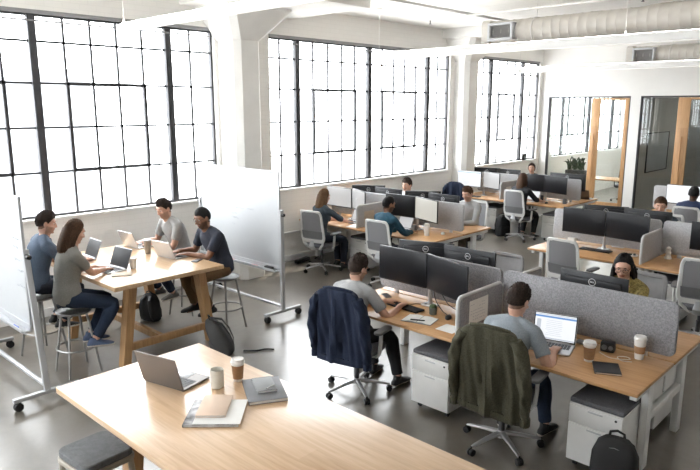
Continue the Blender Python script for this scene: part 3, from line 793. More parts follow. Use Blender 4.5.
def jacket(name, label, loc, rz, mat, w=.27, z0=.42, seed=1, group=None, slant=.0):
    """Jacket hung over a chair back, shoulders on the top edge, sleeves hanging at the sides."""
    t = thing(name, label, 'jacket', (loc[0], loc[1], 0), rz, group)
    def fold(x, z): return math.sin(x * 46 + seed + 2.0 * math.sin(z * 6 + x * 5)) * .6 + math.sin(x * 27 + 1.7 * seed - z * 4) * .8 + .35 * math.sin(x * 95 + z * 9)
    def yback(z):
        v = max(0, min(1.05, (z - .55) / .49)); return -.258 - .076 * v
    mb = MB(); rings = []; N = 96; K = 34
    for i in range(K + 1):
        q = i / K; z = lerp(1.10, z0, q)
        hw = w * (.80 + .14 * min(1, q * 5) ** .6 + .12 * q)
        ring = []
        for k in range(N):
            a = 2 * PI * k / N; ca, sa = math.cos(a), math.sin(a)
            x = hw * math.copysign(abs(ca) ** .8, ca)
            am = (.004 + .020 * min(1, q * 2.2)) * (1 - .5 * abs(ca) ** 4)
            if sa < 0: y = yback(z) - (.036 + .016 * min(1, q * 2.5) + .022 * q) * abs(sa) ** .55 + am * fold(x, z) * abs(sa) ** .5
            else: y = yback(z) + (.040 + .022 * min(1, q * 2.5)) * abs(sa) ** .55 + .4 * am * fold(x + .3, z)
            zz = z - .030 * abs(ca) ** 3 * max(0, 1 - q * 1.6) - slant * (x / w) * q
            if q > .9: zz += .010 * math.sin(x * 38 + seed) * (q - .9) * 10
            ring.append(V((x, y, zz)))
        rings.append(ring)
    mb.loft(rings); mb.build('jacket_body', mat, t, 60)
    mb = MB(); mb.sweep([(0, yback(1.0) - .055, 1.02), (.003, yback(.8) - .088, .8), (-.004, yback(.6) - .098, .6), (.0, yback(z0) - .098, z0 + .02)], [(.004, .004)] * 4, 6); mb.build('back_seam', mat, t, 60)
    for s in (-1, 1):
        mb = MB(); L_ = .0 if s < 0 else -.03
        P0 = [V((s * w * .78, -.330, 1.035)), V((s * (w * .96), -.335, .955)), V((s * (w * 1.06), -.330, .83)), V((s * (w * 1.11), -.318, .68)), V((s * (w * 1.13), -.300, .55)), V((s * (w * 1.12), -.285, .455 + L_))]
        pts = []
        for i in range(len(P0) - 1):
            for k in range(6): pts.append(lerp(P0[i], P0[i + 1], k / 6))
        pts.append(P0[-1]); n = len(pts); rings = []
        for i, p in enumerate(pts):
            u = i / (n - 1); r = .050 + .012 * math.sin(PI * min(1, u * 1.2)) - .008 * u
            if u > .93: r *= .84
            ring = []
            for k in range(28):
                a = 2 * PI * k / 28; f = 1 + .10 * math.sin(3 * a + 13 * u + seed) + .07 * math.sin(5 * a - 22 * u + s) + .05 * math.sin(34 * u + 2 * a)
                ring.append(p + V((r * .80 * f * math.cos(a), r * 1.15 * f * math.sin(a), .012 * math.cos(a) * s)))
            rings.append(ring)
        mb.loft(rings); mb.build('sleeve', mat, t, 70)
        mb = MB(); e = P0[-1]; rr = []
        for q in (0, .5, 1): rr.append([e + V((.036 * math.cos(a) * (1 + .04 * math.cos(14 * a)), .046 * math.sin(a) * (1 + .04 * math.cos(14 * a)), .012 - .06 * q)) for a in [2 * PI * k / 56 for k in range(56)]])
        mb.loft(rr); mb.build('cuff', mat, t, 60)
    mb = MB(); mb.sweep([(-w * .60, -.325, 1.085), (-w * .3, -.348, 1.105), (0, -.358, 1.110), (w * .3, -.348, 1.105), (w * .60, -.325, 1.085)], [(.013, .024)] * 5, 12, lat=(0, 1, .5)); mb.build('collar', mat, t, 60)
    rr = []; N2 = 120
    for q in (0, .33, .66, 1):
        z = z0 + .045 - .055 * q; ring = []
        for k in range(N2):
            a = 2 * PI * k / N2; ca, sa = math.cos(a), math.sin(a); f = 1 + .02 * math.sin(a * 44)
            x = w * 1.05 * math.copysign(abs(ca) ** .8, ca)
            y = yback(z) + (-.075 if sa < 0 else .065) * abs(sa) ** .55 * f
            ring.append(V((x, y, z - slant * (x / w))))
        rr.append(ring)
    mb = MB(); mb.loft(rr); mb.build('waistband', mat, t, 40)
    return t

def emblem(parent, y, z, face=1, s=1.0):
    """Ring emblem with lettering on a monitor's back (facing +y)."""
    key = 'emblem%.2f' % s
    if key not in CACHE:
        me = textmesh('D\u2009\u2009LL', .021 * s, .0006)
        bm = bmesh.new(); bm.from_mesh(me)
        # tilted E between the two halves
        mb = MB(); mb.bm.free(); mb.bm = bm
        rt = Matrix.Rotation(R(28), 3, 'Z'); c = V((-.0055 * s, 0, 0))
        for q in ((-.0045, 0, .0022, .014), (0, .006, .011, .0022), (0, 0, .011, .0022), (0, -.006, .011, .0022)):
            mb.box(c + rt @ V((q[0] * s, q[1] * s, .0003)), (q[2] * s, q[3] * s, .0012), 0, rt)
        n = 40
        for a, b in (((.0285), (.0325)),):
            rings = []
            for k in range(n + 1):
                q = 2 * PI * k / n; d = V((math.cos(q), math.sin(q), 0)) * s; rings.append([d * a + V((0, 0, 0)), d * b + V((0, 0, 0)), d * b + V((0, 0, .0014)), d * a + V((0, 0, .0014))])
            mb.loft(rings, False, False)
        bmesh.ops.transform(mb.bm, matrix=Matrix.Rotation(PI, 4, 'Z') @ Matrix.Rotation(R(90), 4, 'X'), verts=mb.bm.verts[:])
        CACHE[key] = mb.mesh('logo', 'logo', 0)
    o = link('logo', CACHE[key], parent, (0, y, z)); return o

def monitor(label, loc, rz, screen='screenoff', w=.61, h=.355, group='monitors on the workstations', back=True, doc=None):
    """Panel hung on a monitor arm: centre of panel at loc; screen faces local -y."""
    t = thing('monitor', label, 'monitor', loc, rz, group)
    part('housing', 'mon_h%.2f' % w, lambda mb: (mb.box((0, 0, 0), (w, .022, h), .006), mb.box((0, .018, 0), (w * .82, .022, h * .72), .010), mb.box((0, .034, 0), (.12, .016, .12), .004)), 'housing', t)
    part('screen', 'mon_s%.2f%s' % (w, screen), lambda mb: mb.box((0, -.0115, .004), (w - .018, .002, h - .026), .0005), screen, t)
    if back: emblem(t, .0295, h * .29)
    if doc:
        def lines(mb):
            mb.mi = 0; mb.box((0, -.0135, h * .40), (w - .03, .001, .014))
            mb.mi = 1; rn = random.Random(3)
            for k in range(11): mb.box((-w * .18 + rn.uniform(-.01, .01), -.0135, h * .32 - k * .022), (w * .42 * rn.uniform(.6, 1), .001, .004))
        part('screen_text', 'mon_doc', lines, ['screenblue', 'screenline'], t, 0)
    return t

def monitor_arm(label, loc, ends, rz=0, group='monitor arms on the desks', h=.39):
    """Silver post on the desk with one arm to each panel. ends: list of (dx, dy) of panel backs."""
    t = thing('monitor_stand', label, 'monitor stand', loc, rz, group)
    part('foot', 'ma_foot', lambda mb: (mb.rrect((0, 0, .006), .17, .12, .012, .03, 'Z')), 'alu', t)
    part('post', 'ma_post', lambda mb: (mb.cyl((0, 0, .01), (0, 0, h + .03), .021, None, 20), mb.cyl((0, 0, .012), (0, 0, .04), .034, .028, 20), mb.cyl((0, 0, h - .03), (0, 0, h + .02), .028, None, 20)), 'alu', t)
    for dx, dy in ends:
        mb = MB(); mb.sweep([(0, 0, h - .01), (dx * .5, dy * .5 + .03 * (1 if dy < 0 else -1), h - .01), (dx, dy, h - .01)], [(.014, .018), (.013, .016), (.012, .016)], 10); mb.build('arm', 'alu', t)
    return t

def laptop(label, loc, rz, ang=108, mat='laptop', screen='screenoff', w=.315, d=.22, doc=False, group=None):
    """User sits at local -y."""
    t = thing('laptop', label, 'laptop', loc, rz, group)
    part('base', 'lb%s%.2f' % (mat, w), lambda mb: mb.rrect((0, 0, .0075), w, d, .013, .012, 'Z'), mat, t)
    part('keyboard', 'lk%.2f' % w, lambda mb: keyrows(mb, w * .86, d * .46, .0142, d * .14, 5, 12), 'keys', t, 0)
    part('trackpad', 'lt%s%.2f' % (mat, w), lambda mb: mb.box((0, -d * .28, .0143), (w * .34, d * .32, .0012), .0004), 'greymetal', t)
    a = R(ang - 90); H = V((0, d / 2 - .004, .012)); up = V((0, math.sin(a), math.cos(a))); nf = V((0, -math.cos(a), math.sin(a)))
    rot = Matrix((V((1, 0, 0)), -nf, up)).transposed()
    hh = d * .96
    def lid(mb):
        mb.rrect((0, 0, 0), w, hh, .007, .010, 'Y')
        bmesh.ops.transform(mb.bm, matrix=Matrix.Translation(H + up * hh / 2 - nf * .004) @ rot.to_4x4(), verts=mb.bm.verts[:])
        mb.cyl((-w * .38, H.y, .014), (w * .38, H.y, .014), .006, None, 10)
    ld = part('lid', 'll%s%.2f%.0f' % (mat, w, ang), lid, mat, t)
    def scr(mb):
        mb.mi = 0; mb.box((0, 0, 0), (w - .006, .0016, hh - .008)); mb.mi = 1; mb.box((0, -.0008, .003), (w - .024, .0012, hh - .026))
        if doc:
            W, Hh = w - .024, hh - .026
            mb.mi = 2; mb.box((0, -.0016, .003 + Hh * .38), (W, .0008, Hh * .07)); mb.mi = 3
            mb.box((0, -.0016, .003 + Hh * .46), (W, .0008, Hh * .03))
            rn = random.Random(5)
            for k in range(9): mb.box((-W * .02, -.0016, Hh * .26 - k * Hh * .072), (W * .42 * rn.uniform(.7, 1), .0008, Hh * .012))
            mb.box((-W * .40, -.0016, -Hh * .08), (W * .10, .0008, Hh * .7)); mb.box((0, -.0016, .003 - Hh * .46), (W, .0008, Hh * .05))
        bmesh.ops.transform(mb.bm, matrix=Matrix.Translation(H + up * hh / 2 + nf * .0002) @ rot.to_4x4(), verts=mb.bm.verts[:])
    part('display', 'ls%s%.2f%.0f%d' % (screen, w, ang, doc), scr, ['black', screen, 'screenblue', 'screenline'], ld, 0)
    return t

def keyrows(mb, w, d, z, yc, rows, cols):
    kw, kd = w / cols, d / rows
    for r in range(rows):
        for c in range(cols):
            if r == 0 and 3 < c < 8:
                if c == 4: mb.box((0, yc - d / 2 + kd / 2, z), (kw * 3.9, kd * .86, .0016))
                continue
            mb.box((-w / 2 + kw * (c + .5), yc - d / 2 + kd * (r + .5), z), (kw * .88, kd * .86, .0016))

def keyboard(label, loc, rz, w=.43, group=None):
    t = thing('keyboard', label, 'keyboard', loc, rz, group)
    part('case', 'kb_case', lambda mb: mb.box((0, 0, .009), (w, .135, .016), .005), 'black', t)
    part('keys', 'kb_keys', lambda mb: keyrows(mb, w * .95, .11, .0185, 0, 5, 20), 'keys', t, 0)
    return t

def mouse(label, loc, rz, mat='black', group=None):
    t = thing('computer_mouse', label, 'mouse', loc, rz, group)
    def f(mb):
        rings = []
        for z, k in ((0.0, .92), (.012, 1.0), (.024, .86), (.032, .55), (.035, .2)):
            rings.append([V((.031 * k * math.cos(a), .055 * k * math.sin(a) - .006 * z / .035, z)) for a in [2 * PI * i / 24 for i in range(24)]])
        mb.loft(rings)
    part('shell', 'mouse_' + mat, f, mat, t, 60)
    part('scroll_wheel', 'mouse_w', lambda mb: mb.cyl((-.004, .03, .026), (.004, .03, .026), .008, None, 12), 'padgrey', t)
    return t

def paper_cup(label, loc, kind='kraft', h=.125, r=.043, group=None):
    t = thing('paper_cup', label, 'cup', loc, random.uniform(0, 90), group)
    part('cup', 'pc%.3f' % h, lambda mb: mb.lathe([(r * .70, 0), (r * .72, .004), (r, h - .012), (r * 1.01, h - .01), (r * .98, h - .008)], n=28), 'cupwhite', t)
    if kind in ('kraft', 'band'):
        a, b = (.13, .80) if kind == 'kraft' else (.28, .62)
        rr = lambda q: r * (.70 + .30 * q) + .0012
        part('sleeve', 'ps%s%.3f' % (kind, h), lambda mb: mb.lathe([(rr(a) - .002, h * a), (rr(a), h * a), (rr(b), h * b), (rr(b) - .002, h * b)], n=28), 'kraft', t)
    if kind != 'open':
        part('lid', 'pl%.3f' % h, lambda mb: mb.lathe([(r * 1.0, h - .014), (r * 1.07, h - .012), (r * 1.07, h - .005), (r * 1.0, h - .002), (r * .95, h + .012), (r * .88, h + .013), (r * .86, h + .009), (.001, h + .009)], n=28), 'cupwhite', t)
    return t

def bookish(name, label, cat, loc, rz, w, d, h, cover, pages='paper', mid=None, group=None):
    t = thing(name, label, cat, loc, rz, group)
    mb = MB(); mb.box((0, 0, h - .0025), (w, d, .003), .001); mb.box((0, 0, .0015), (w, d, .003), .001); mb.box((-w / 2 + .0015, 0, h / 2), (.003, d, h), .001); mb.build('cover', cover, t)
    mb = MB(); mb.box((.002, 0, h / 2), (w - .010, d - .008, h - .006)); mb.build('pages', pages, t)
    return t

def pedestal(label, loc, rz=0, group='white drawer pedestals under the desks', w=.40, d=.54, tag_=None):
    t = thing('pedestal_cabinet', label, 'cabinet', (loc[0], loc[1], 0), rz, group)
    part('body', 'pd_body', lambda mb: mb.box((0, 0, .29), (w, d, .46), .004), 'whitemetal', t)
    for i, (z, hh) in enumerate(((.445, .135), (.215, .30))):
        dr = part('drawer', 'pd_dr%d' % i, lambda mb, z=z, hh=hh: (mb.box((0, -d / 2 - .006, z), (w - .006, .016, hh), .003)), 'whitemetal', t)
        part('handle', 'pd_hd%d' % i, lambda mb, z=z, hh=hh: mb.box((0, -d / 2 - .0145, z + hh / 2 - .022), (.11, .004, .012), .001), 'greymetal', dr)
    part('lock', 'pd_lock', lambda mb: mb.cyl((w * .38, -d / 2 - .012, .485), (w * .38, -d / 2 - .018, .485), .009, None, 12), 'darkplastic', t)
    part('cushion', 'pd_cush', lambda mb: mb.box((0, 0, .542), (w + .004, d + .01, .044), .016), 'chairseat', t)
    for sx in (-1, 1):
        for sy in (-1, 1):
            part('caster', 'pd_c%d%d' % (sx, sy), lambda mb, sx=sx, sy=sy: (mb.cyl((sx * .15 - .012, sy * .21, .026), (sx * .15 + .012, sy * .21, .026), .026, None, 14), mb.box((sx * .15, sy * .21, .052), (.03, .03, .02))), 'black', t)
    return t

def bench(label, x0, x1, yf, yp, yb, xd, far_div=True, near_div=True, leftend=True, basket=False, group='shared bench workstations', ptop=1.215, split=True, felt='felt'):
    """Four-seat bench: desktops, steel legs and rails, felt screen down the middle, felt dividers between seats."""
    t = thing('workstation_bench', label, 'desk', (0, 0, 0), 0, group)
    tz = .735; th = .026
    for (a, b) in ((x0, xd), (xd, x1)):
        for (c, d) in ((yf, yp - .012), (yp + .012, yb)):
            mb = MB(); mb.box(((a + b) / 2, (c + d) / 2, tz - th / 2), (b - a - .004, d - c, th), .003); mb.build('desktop', 'deskwood', t)
    xs = [x0 + .06, xd, x1 - .05] if leftend else [xd, x1 - .05]
    for x in xs:
        for y in (yp - .42, yp + .37):
            mb = MB(); mb.box((x, y, .353), (.055, .10, .70), .006); mb.cyl((x, y, 0), (x, y, .012), .024, None, 16); mb.build('leg', 'whitemetal', t)
        mb = MB(); mb.box((x, (yf + yb) / 2, .68), (.05, yb - yf - .12, .05), .004); mb.build('top_rail', 'whitemetal', t)
    for y in (yf + .16, yb - .16): mb = MB(); mb.box(((x0 + x1) / 2, y, .685), (x1 - x0 - .16, .04, .04), .003); mb.build('side_rail', 'whitemetal', t)
    if basket:
        x = x1 - .05
        mb = MB(); mb.box((x, yp - .02, .41), (.045, .80, .065), .004); mb.build('lower_rail', 'whitemetal', t)
        mb = MB()
        for q in range(2): mb.box((x - .01, yp - .18 + q * .31, .545), (.012, .27, .14), .008)
        mb.build('cable_panel', 'whitemetal', t)
        mb = MB(); mb.box((x - .03, yp - .02, .55), (.02, .68, .19), .004); mb.build('cable_basket', 'padgrey', t)
    mb = MB(); mb.box(((x0 + x1) / 2, yp, .60), (x1 - x0 - .3, .22, .02), .004); mb.build('cable_tray', 'darkplastic', t)
    z0 = .775
    spans = ((x0 + .01, xd - .012), (xd + .012, x1 - .005)) if split else ((x0 + .01, x1 - .005),)
    for a, b in spans:
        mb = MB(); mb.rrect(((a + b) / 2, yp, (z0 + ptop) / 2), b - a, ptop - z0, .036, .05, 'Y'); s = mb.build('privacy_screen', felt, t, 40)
        mb = MB()
        for q in (.15, .85): mb.box((lerp(a, b, q), yp, z0 - .02), (.05, .02, .09), .003)
        mb.build('clamp', 'greymetal', s)
    for on, (c, d) in ((near_div, (yf + .05, yp - .03)), (far_div, (yp + .03, yb - .05))):
        if not on: continue
        mb = MB(); mb.rrect((xd, (c + d) / 2, (.745 + 1.10) / 2), d - c, 1.10 - .745, .036, .055, 'X'); dv = mb.build('side_divider', felt, t, 40)
        mb = MB(); pts = []
        zt, zb, rr = 1.10, .745, .055
        path = [(c + .0, zb)] + [(c + rr - rr * math.cos(R(k)), zt - rr + rr * math.sin(R(k))) for k in range(0, 91, 15)] + [(d - rr + rr * math.sin(R(k)), zt - rr + rr * math.cos(R(k))) for k in range(0, 91, 15)] + [(d, zb)]
        mb.sweep([(xd, y, z) for y, z in path], [(.004, .0205)] * len(path) if False else .0185, 8); mb.build('edge_trim', 'trim', dv, 60)
    return t

def stool(label, loc, rz=0, h=.665, group='round steel stools at the high table'):
    t = thing('bar_stool', label, 'stool', (loc[0], loc[1], 0), rz, group)
    part('seat', 'st_seat', lambda mb: mb.lathe([(.10, h - .03), (.155, h - .028), (.172, h - .015), (.174, h - .004), (.165, h), (.12, h - .006), (.001, h - .008)], n=36), 'stoolmetal', t, 40)
    for k in range(4):
        a = R(45 + 90 * k); d = V((math.cos(a), math.sin(a), 0))
        part('leg', 'st_leg%d' % k, lambda mb, d=d: (mb.sweep([d * .125 + V((0, 0, h - .025)), d * .235 + V((0, 0, .0))], [(.014, .014), (.011, .011)], 10)), 'stoolmetal', t)
    part('foot_ring', 'st_ring', lambda mb: mb.sweep([(.192 * math.cos(q), .192 * math.sin(q), .275) for q in np.linspace(0, 2 * PI, 41)], .009, 8), 'stoolmetal', t)
    return t

def whiteboard(label, loc, x0, x1, zt=1.88, zb=.74, lean=0, group='mobile whiteboards', tray=True, writing=None):
    """Double-sided board in a steel frame on castered feet; board along local x, feet along y."""
    t = thing('mobile_whiteboard', label, 'whiteboard', loc, 0, group)
    W0 = x1 - x0; xf = (x0 + x1) / 2; x0f, x1f = x0, x1; x0 -= lean; x1 -= lean; W = x1 - x0; xc = (x0 + x1) / 2
    mb = MB(); mb.box((xc, 0, (zt + zb) / 2), (W - .07, .018, zt - zb), .004); b = mb.build('board', 'wbwhite', t)
    mb = MB()
    for z in (zt, zb): mb.box((xc, 0, z), (W - .06, .028, .028), .004)
    for x in (x0 + .035, x1 - .035): mb.box((x, 0, (zt + zb) / 2), (.026, .028, zt - zb + .028), .004)
    mb.build('board_frame', 'greymetal', t)
    for x in (x0f, x1f):
        mb = MB(); mb.sweep([(x + lean * .0, 0, .10), (x - lean * .5, 0, .75), (x - lean, 0, 1.42)], [(.022, .030)] * 3, 8, lat=(1, 0, 0), sq=.5, phase=0); mb.build('post', 'greymetal', t)
        mb = MB(); mb.box((x, 0, .105), (.045, .60, .038), .006); mb.build('foot', 'greymetal', t)
        mb = MB(); s = 1 if x == x1f else -1; mb.cyl((x - lean * .85 - s * .02, 0, 1.36), (x - lean * .85 + s * .055, 0, 1.36), .026, .022, 14); mb.build('pivot_knob', 'black', t)
        for y in (-.26, .26):
            mb = MB()
            for q in (-1, 1): mb.cyl((x + q * .008, y, .042), (x + q * .026, y, .042), .042, .038, 18)
            mb.cyl((x - .01, y, .042), (x + .01, y, .042), .02, None, 10); mb.box((x, y, .082), (.03, .04, .02), .004); mb.build('caster', 'black', t)
    mb = MB(); mb.box((xf, .0, .16), (W0 - .04, .04, .028), .004); mb.build('lower_rail', 'greymetal', t)
    if tray:
        mb = MB(); mb.box((xc, -.045, zb - .045), (W - .10, .085, .012), .003); mb.box((xc, -.085, zb - .032), (W - .10, .008, .03), .002); mb.box((xc, -.0, zb - .03), (W - .08, .03, .05), .004); mb.build('marker_tray', 'greymetal', t)
    if writing:
        def scrib(mb, x, z, w, s=1, seed=0):
            rn = random.Random(seed); n = int(w / .012); pts = []
            for i in range(n + 1): pts.append((x + w * i / n, -.0105, z + rn.uniform(-.012, .012) * s))
            mb.sweep(pts, .0022, 4)
        mb = MB(); i = 0
        for x, z, w in writing: scrib(mb, x, z, w, 1, i); i += 1
        mb.build('handwriting', 'ink', b, 0)
    return t

def backpack(label, loc, rz, s=1.0, mat='bag', tilt=0, group=None, h=.46):
    t = thing('backpack', label, 'backpack', loc, rz, group); t.rotation_euler = (R(tilt), 0, R(rz))
    t.scale = (s, s, s)
    def body(mb):
        rings = []
        for z, hw, hd in ((0, .125, .07), (.02, .152, .094), (.10, .160, .105), (.22, .158, .10), (.33, .148, .085), (.40, .125, .066), (.44, .085, .045), (.455, .03, .02)):
            rings.append([V((hw * math.copysign(abs(math.cos(a)) ** .6, math.cos(a)) + .004 * math.sin(z * 40 + a * 3), hd * math.copysign(abs(math.sin(a)) ** .65, math.sin(a)), z)) for a in [2 * PI * i / 32 for i in range(32)]])
        mb.loft(rings)
    part('body', 'bp_body' + mat, body, mat, t, 60)
    def pocket(mb):
        rings = []
        for z, k in ((.03, .80), (.04, 1), (.16, 1.0), (.21, .86), (.225, .5)):
            rings.append([V((.125 * k * math.copysign(abs(math.cos(a)) ** .6, math.cos(a)), -.088 + .045 * k * math.copysign(abs(math.sin(a)) ** .6, math.sin(a)), z)) for a in [2 * PI * i / 28 for i in range(28)]])
        mb.loft(rings)
    part('front_pocket', 'bp_pk' + mat, pocket, mat, t, 60)
    part('grab_handle', 'bp_gh', lambda mb: mb.sweep([(-.05, .02, .435), (-.045, .02, .475), (0, .02, .492), (.045, .02, .475), (.05, .02, .435)], [(.010, .006)] * 5, 8), 'black', t)
    for q in (-1, 1):
        part('shoulder_strap', 'bp_ss%d' % q, lambda mb, q=q: mb.sweep([(q * .05, .05, .42), (q * .075, .115, .36), (q * .095, .135, .22), (q * .105, .12, .09), (q * .12, .09, .03)], [(.030, .008), (.032, .009), (.030, .008), (.018, .005), (.012, .004)], 8, lat=(1, 0, 0)), 'black', t)
    part('zip', 'bp_zip', lambda mb: mb.sweep([(.145 * math.cos(q), -.035 - .03 * math.sin(q), .14 + .26 * math.sin(q)) for q in np.linspace(.05, PI - .05, 15)], .0035, 6), 'padgrey', t)
    return t

def cable(name, label, pts, r=.004, mat='black', group=None):
    P = [V(p) for p in pts]; out = []
    for i in range(len(P) - 1):
        p0, p1, p2, p3 = P[max(i - 1, 0)], P[i], P[i + 1], P[min(i + 2, len(P) - 1)]
        for k in range(8):
            u = k / 8; out.append(.5 * ((2 * p1) + (p2 - p0) * u + (2 * p0 - 5 * p1 + 4 * p2 - p3) * u * u + (3 * p1 - p0 - 3 * p2 + p3) * u ** 3))
    out.append(P[-1]); mb = MB(); mb.sweep(out, r, 8); o = mb.build(name, mat, None, 180)
    return tag(o, label, 'cable', group)

def oak_table(label, x0, x1, y0, y1, h, legs, splay=.13, rails=True, name='high_table', thick=.045):
    t = thing(name, label, 'table', (0, 0, 0), 0)
    mb = MB(); mb.box(((x0 + x1) / 2, (y0 + y1) / 2, h - thick / 2), (x1 - x0, y1 - y0, thick), .004); mb.build('tabletop', 'tablewood', t)
    ym = (y0 + y1) / 2
    for x, y in legs:
        s = -1 if y < ym else 1
        mb = MB(); mb.sweep([(x, y + s * splay, 0), (x, y, h - thick - .001)], [(.074, .060), (.084, .066)], 4, lat=(1, 0, 0), phase=PI / 4); mb.build('leg', 'tableleg', t, 20)
    for x in sorted({l[0] for l in legs}):
        ys = [l[1] for l in legs if l[0] == x]; a, b = min(ys), max(ys)
        mb = MB(); mb.box((x, (a + b) / 2, h - thick - .035), (.06, b - a, .068), .003); mb.build('apron', 'tableleg', t)
        k = splay * .74
        mb = MB(); mb.box((x, (a + b) / 2, .20), (.055, b - a + 2 * k, .075), .003); mb.build('foot_rail', 'tableleg', t)
    xs = sorted({l[0] for l in legs})
    mb = MB(); mb.box(((xs[0] + xs[-1]) / 2, ym, .20), (xs[-1] - xs[0] - .05, .055, .075), .003); mb.build('stretcher', 'tableleg', t)
    return t
# ---------------------------------------------------------------- the room
XW = -8.38; CEIL = 4.31; YB = 16.4
def sbox(name, mat, boxes, parent=None, bev=0):
    mb = MB()
    for c0, c1 in boxes: mb.box([(a + b) / 2 for a, b in zip(c0, c1)], [abs(b - a) for a, b in zip(c0, c1)], bev)
    return mb.build(name, mat, parent, 30)

struct(sbox('floor', 'floor', [((XW - .3, -4.2, -.2), (7.2, 23, 0))]))
struct(sbox('ceiling', 'ceil', [((XW - .3, -4.2, CEIL), (7.2, YB + .15, CEIL + .25))]))
WIN = [(-5.5, -.30), (.66, 5.87), (6.94, 12.08), (13.22, 16.25), (17.2, 22.2)]
ZS, ZH = 1.29, 3.85
bx = [((XW - .3, -4.2, 0), (XW, 23, ZS)), ((XW - .3, -4.2, ZH), (XW, 23, CEIL))]
ys = [-4.2] + [v for a, b in WIN for v in (max(a, -4.2), b)] + [23]
for i in range(0, len(ys), 2):
    if ys[i + 1] > ys[i]: bx.append(((XW - .3, ys[i], ZS), (XW, ys[i + 1], ZH)))
struct(sbox('wall_left', 'brick', bx))
G1 = (-8.17, -6.02); G2 = (-5.78, -2.9); GH = 2.94
struct(sbox('wall_back', 'wall', [((XW, YB, 0), (G1[0], YB + .15, CEIL)), ((G1[0], YB, GH), (7.2, YB + .15, CEIL)), ((G1[1], YB, 0), (G2[0], YB + .15, GH)), ((G2[1], YB, 0), (7.2, YB + .15, GH))]))
struct(sbox('wall_right', 'wall', [((7.0, -4.2, 0), (7.2, YB, CEIL))]))
FW = [(-7.6, -3.5)]  # opening for an unseen window, assumed so daylight reaches the near desks
struct(sbox('wall_front', 'wall', [((XW, -4.2, 0), (7.0, -4.0, ZS)), ((XW, -4.2, ZH), (7.0, -4.0, CEIL)), ((XW, -4.2, ZS), (FW[0][0], -4.0, ZH)), ((FW[0][1], -4.2, ZS), (7.0, -4.0, ZH))]))
struct(sbox('baseboard_left', 'sillpaint', [((XW, -4, 0), (XW + .025, 5.9, .11)), ((XW, 6.8, 0), (XW + .025, 12.2, .11)), ((XW, 13.2, 0), (XW + .025, YB, .11))]))
struct(sbox('trim_1', 'sillpaint', [((XW, 6.8, .50), (XW + .03, 12.25, .53)), ((XW, 13.2, .50), (XW + .03, YB, .53))]))

# engaged columns with flared capitals and drop panels
for i, (ya, yb, pa, pb, dp) in enumerate(((5.93, 6.42, 5.3, 7.45, .48), (12.26, 12.76, 11.75, 13.6, .33))):
    ch = .09; xa = XW + dp; mb = MB()
    def sec(g, z): 
        gx = xa + g
        return [V((XW, ya - g, z)), V((gx - ch, ya - g, z)), V((gx, ya - g + ch, z)), V((gx, yb + g - ch, z)), V((gx - ch, yb + g, z)), V((XW, yb + g, z))]
    mb.loft([sec(0, 0), sec(0, 3.66), sec(.36, 4.08), sec(.36, 4.12)])
    mb.box(((XW - 6.62) / 2, (pa + pb) / 2, 4.215), (-6.62 - XW, pb - pa, .19), .01)
    struct(mb.build('trim_%d' % (i + 2), 'column', None, 25))

def window(n, y0, y1, thick, thin, vents, blind=True, vt=(1.87, 2.98), front=False):
    t = bpy.data.objects.new('window_%d' % n, None); COL.objects.link(t); t.location = (-8.46, (y0 + y1) / 2, ZS); struct(t)
    if front: t.location = ((y0 + y1) / 2, -4.08, ZS); t.rotation_euler = (0, 0, PI / 2)
    oy, oz = (y0 + y1) / 2, ZS
    def bxs(name, mat, lst, bev=0):
        mb = MB()
        for (xa, ya, za), (xb, yb, zb) in lst: mb.box(((xa + xb) / 2 + 8.46 - 8.46 + 0, (ya + yb) / 2 - oy, (za + zb) / 2 - oz), (abs(xb - xa), abs(yb - ya), abs(zb - za)), bev)
        return mb.build(name, mat, t, 30)
    bxs('window_frame', 'steelframe', [((-.03, y0, ZS), (.03, y0 + .03, ZH)), ((-.03, y1 - .03, ZS), (.03, y1, ZH)), ((-.03, y0, ZS), (.03, y1, ZS + .035)), ((-.03, y0, ZH - .07), (.03, y1, ZH))])
    for y in thick: bxs('mullion', 'steelframe', [((-.04, y - .048, ZS), (.045, y + .048, ZH - .02))], .004)
    bars = [((-.015, y - .0135, ZS), (.015, y + .0135, ZH)) for y in thin] + [((-.015, y0, z - .0135), (.015, y1, z + .0135)) for z in (1.865, 2.43, 2.98, 3.485)]
    bxs('glazing_bars', 'steelframe', bars)
    bxs('glass', 'glass', [((-.003, y0 + .01, ZS + .01), (.003, y1 - .01, ZH - .01))])
    for a, b in vents:
        v = bxs('vent_frame', 'steelframe', [((-.02, a - .02, vt[0] - .022), (.035, a + .022, vt[1] + .022)), ((-.02, b - .022, vt[0] - .022), (.035, b + .02, vt[1] + .022)), ((-.02, a, vt[0] - .022), (.035, b, vt[0] + .022)), ((-.02, a, vt[1] - .022), (.035, b, vt[1] + .022))])
        c = (a + b) / 2 - oy; mb = MB(); mb.box((.05, c, vt[0] - oz + .012), (.03, .09, .018), .003); mb.sweep([(.055, c + .02, vt[0] - oz + .02), (.075, c + .06, vt[0] - oz + .045), (.075, c + .15, vt[0] - oz + .055)], .007, 6); mb.build('latch', 'darkplastic', v)
    bxs('window_sill', 'sillpaint', [((-.05, y0 - .02, ZS - .035), (.115, y1 + .02, ZS + .004))], .004)
    if blind: bxs('roller_blind', 'blind', [((.02, y0 + .02, ZH - .045), (.075, y1 - .02, ZH + .03)), ((.035, y0 + .04, ZH - .135), (.06, y1 - .04, ZH - .115))], .003)
window(1, -5.5, -.30, (-4.8, -2.9, -1.02), (-5.15, -4.4, -4.03, -3.65, -3.28, -2.5, -2.13, -1.75, -1.4, -.66), ((-2.5, -1.4),))
window(2, .66, 5.87, (1.38, 3.25, 5.12), (1.02, 1.76, 2.13, 2.50, 2.87, 3.64, 3.99, 4.35, 4.72, 5.49), ((1.76, 2.87), (3.64, 4.72)))
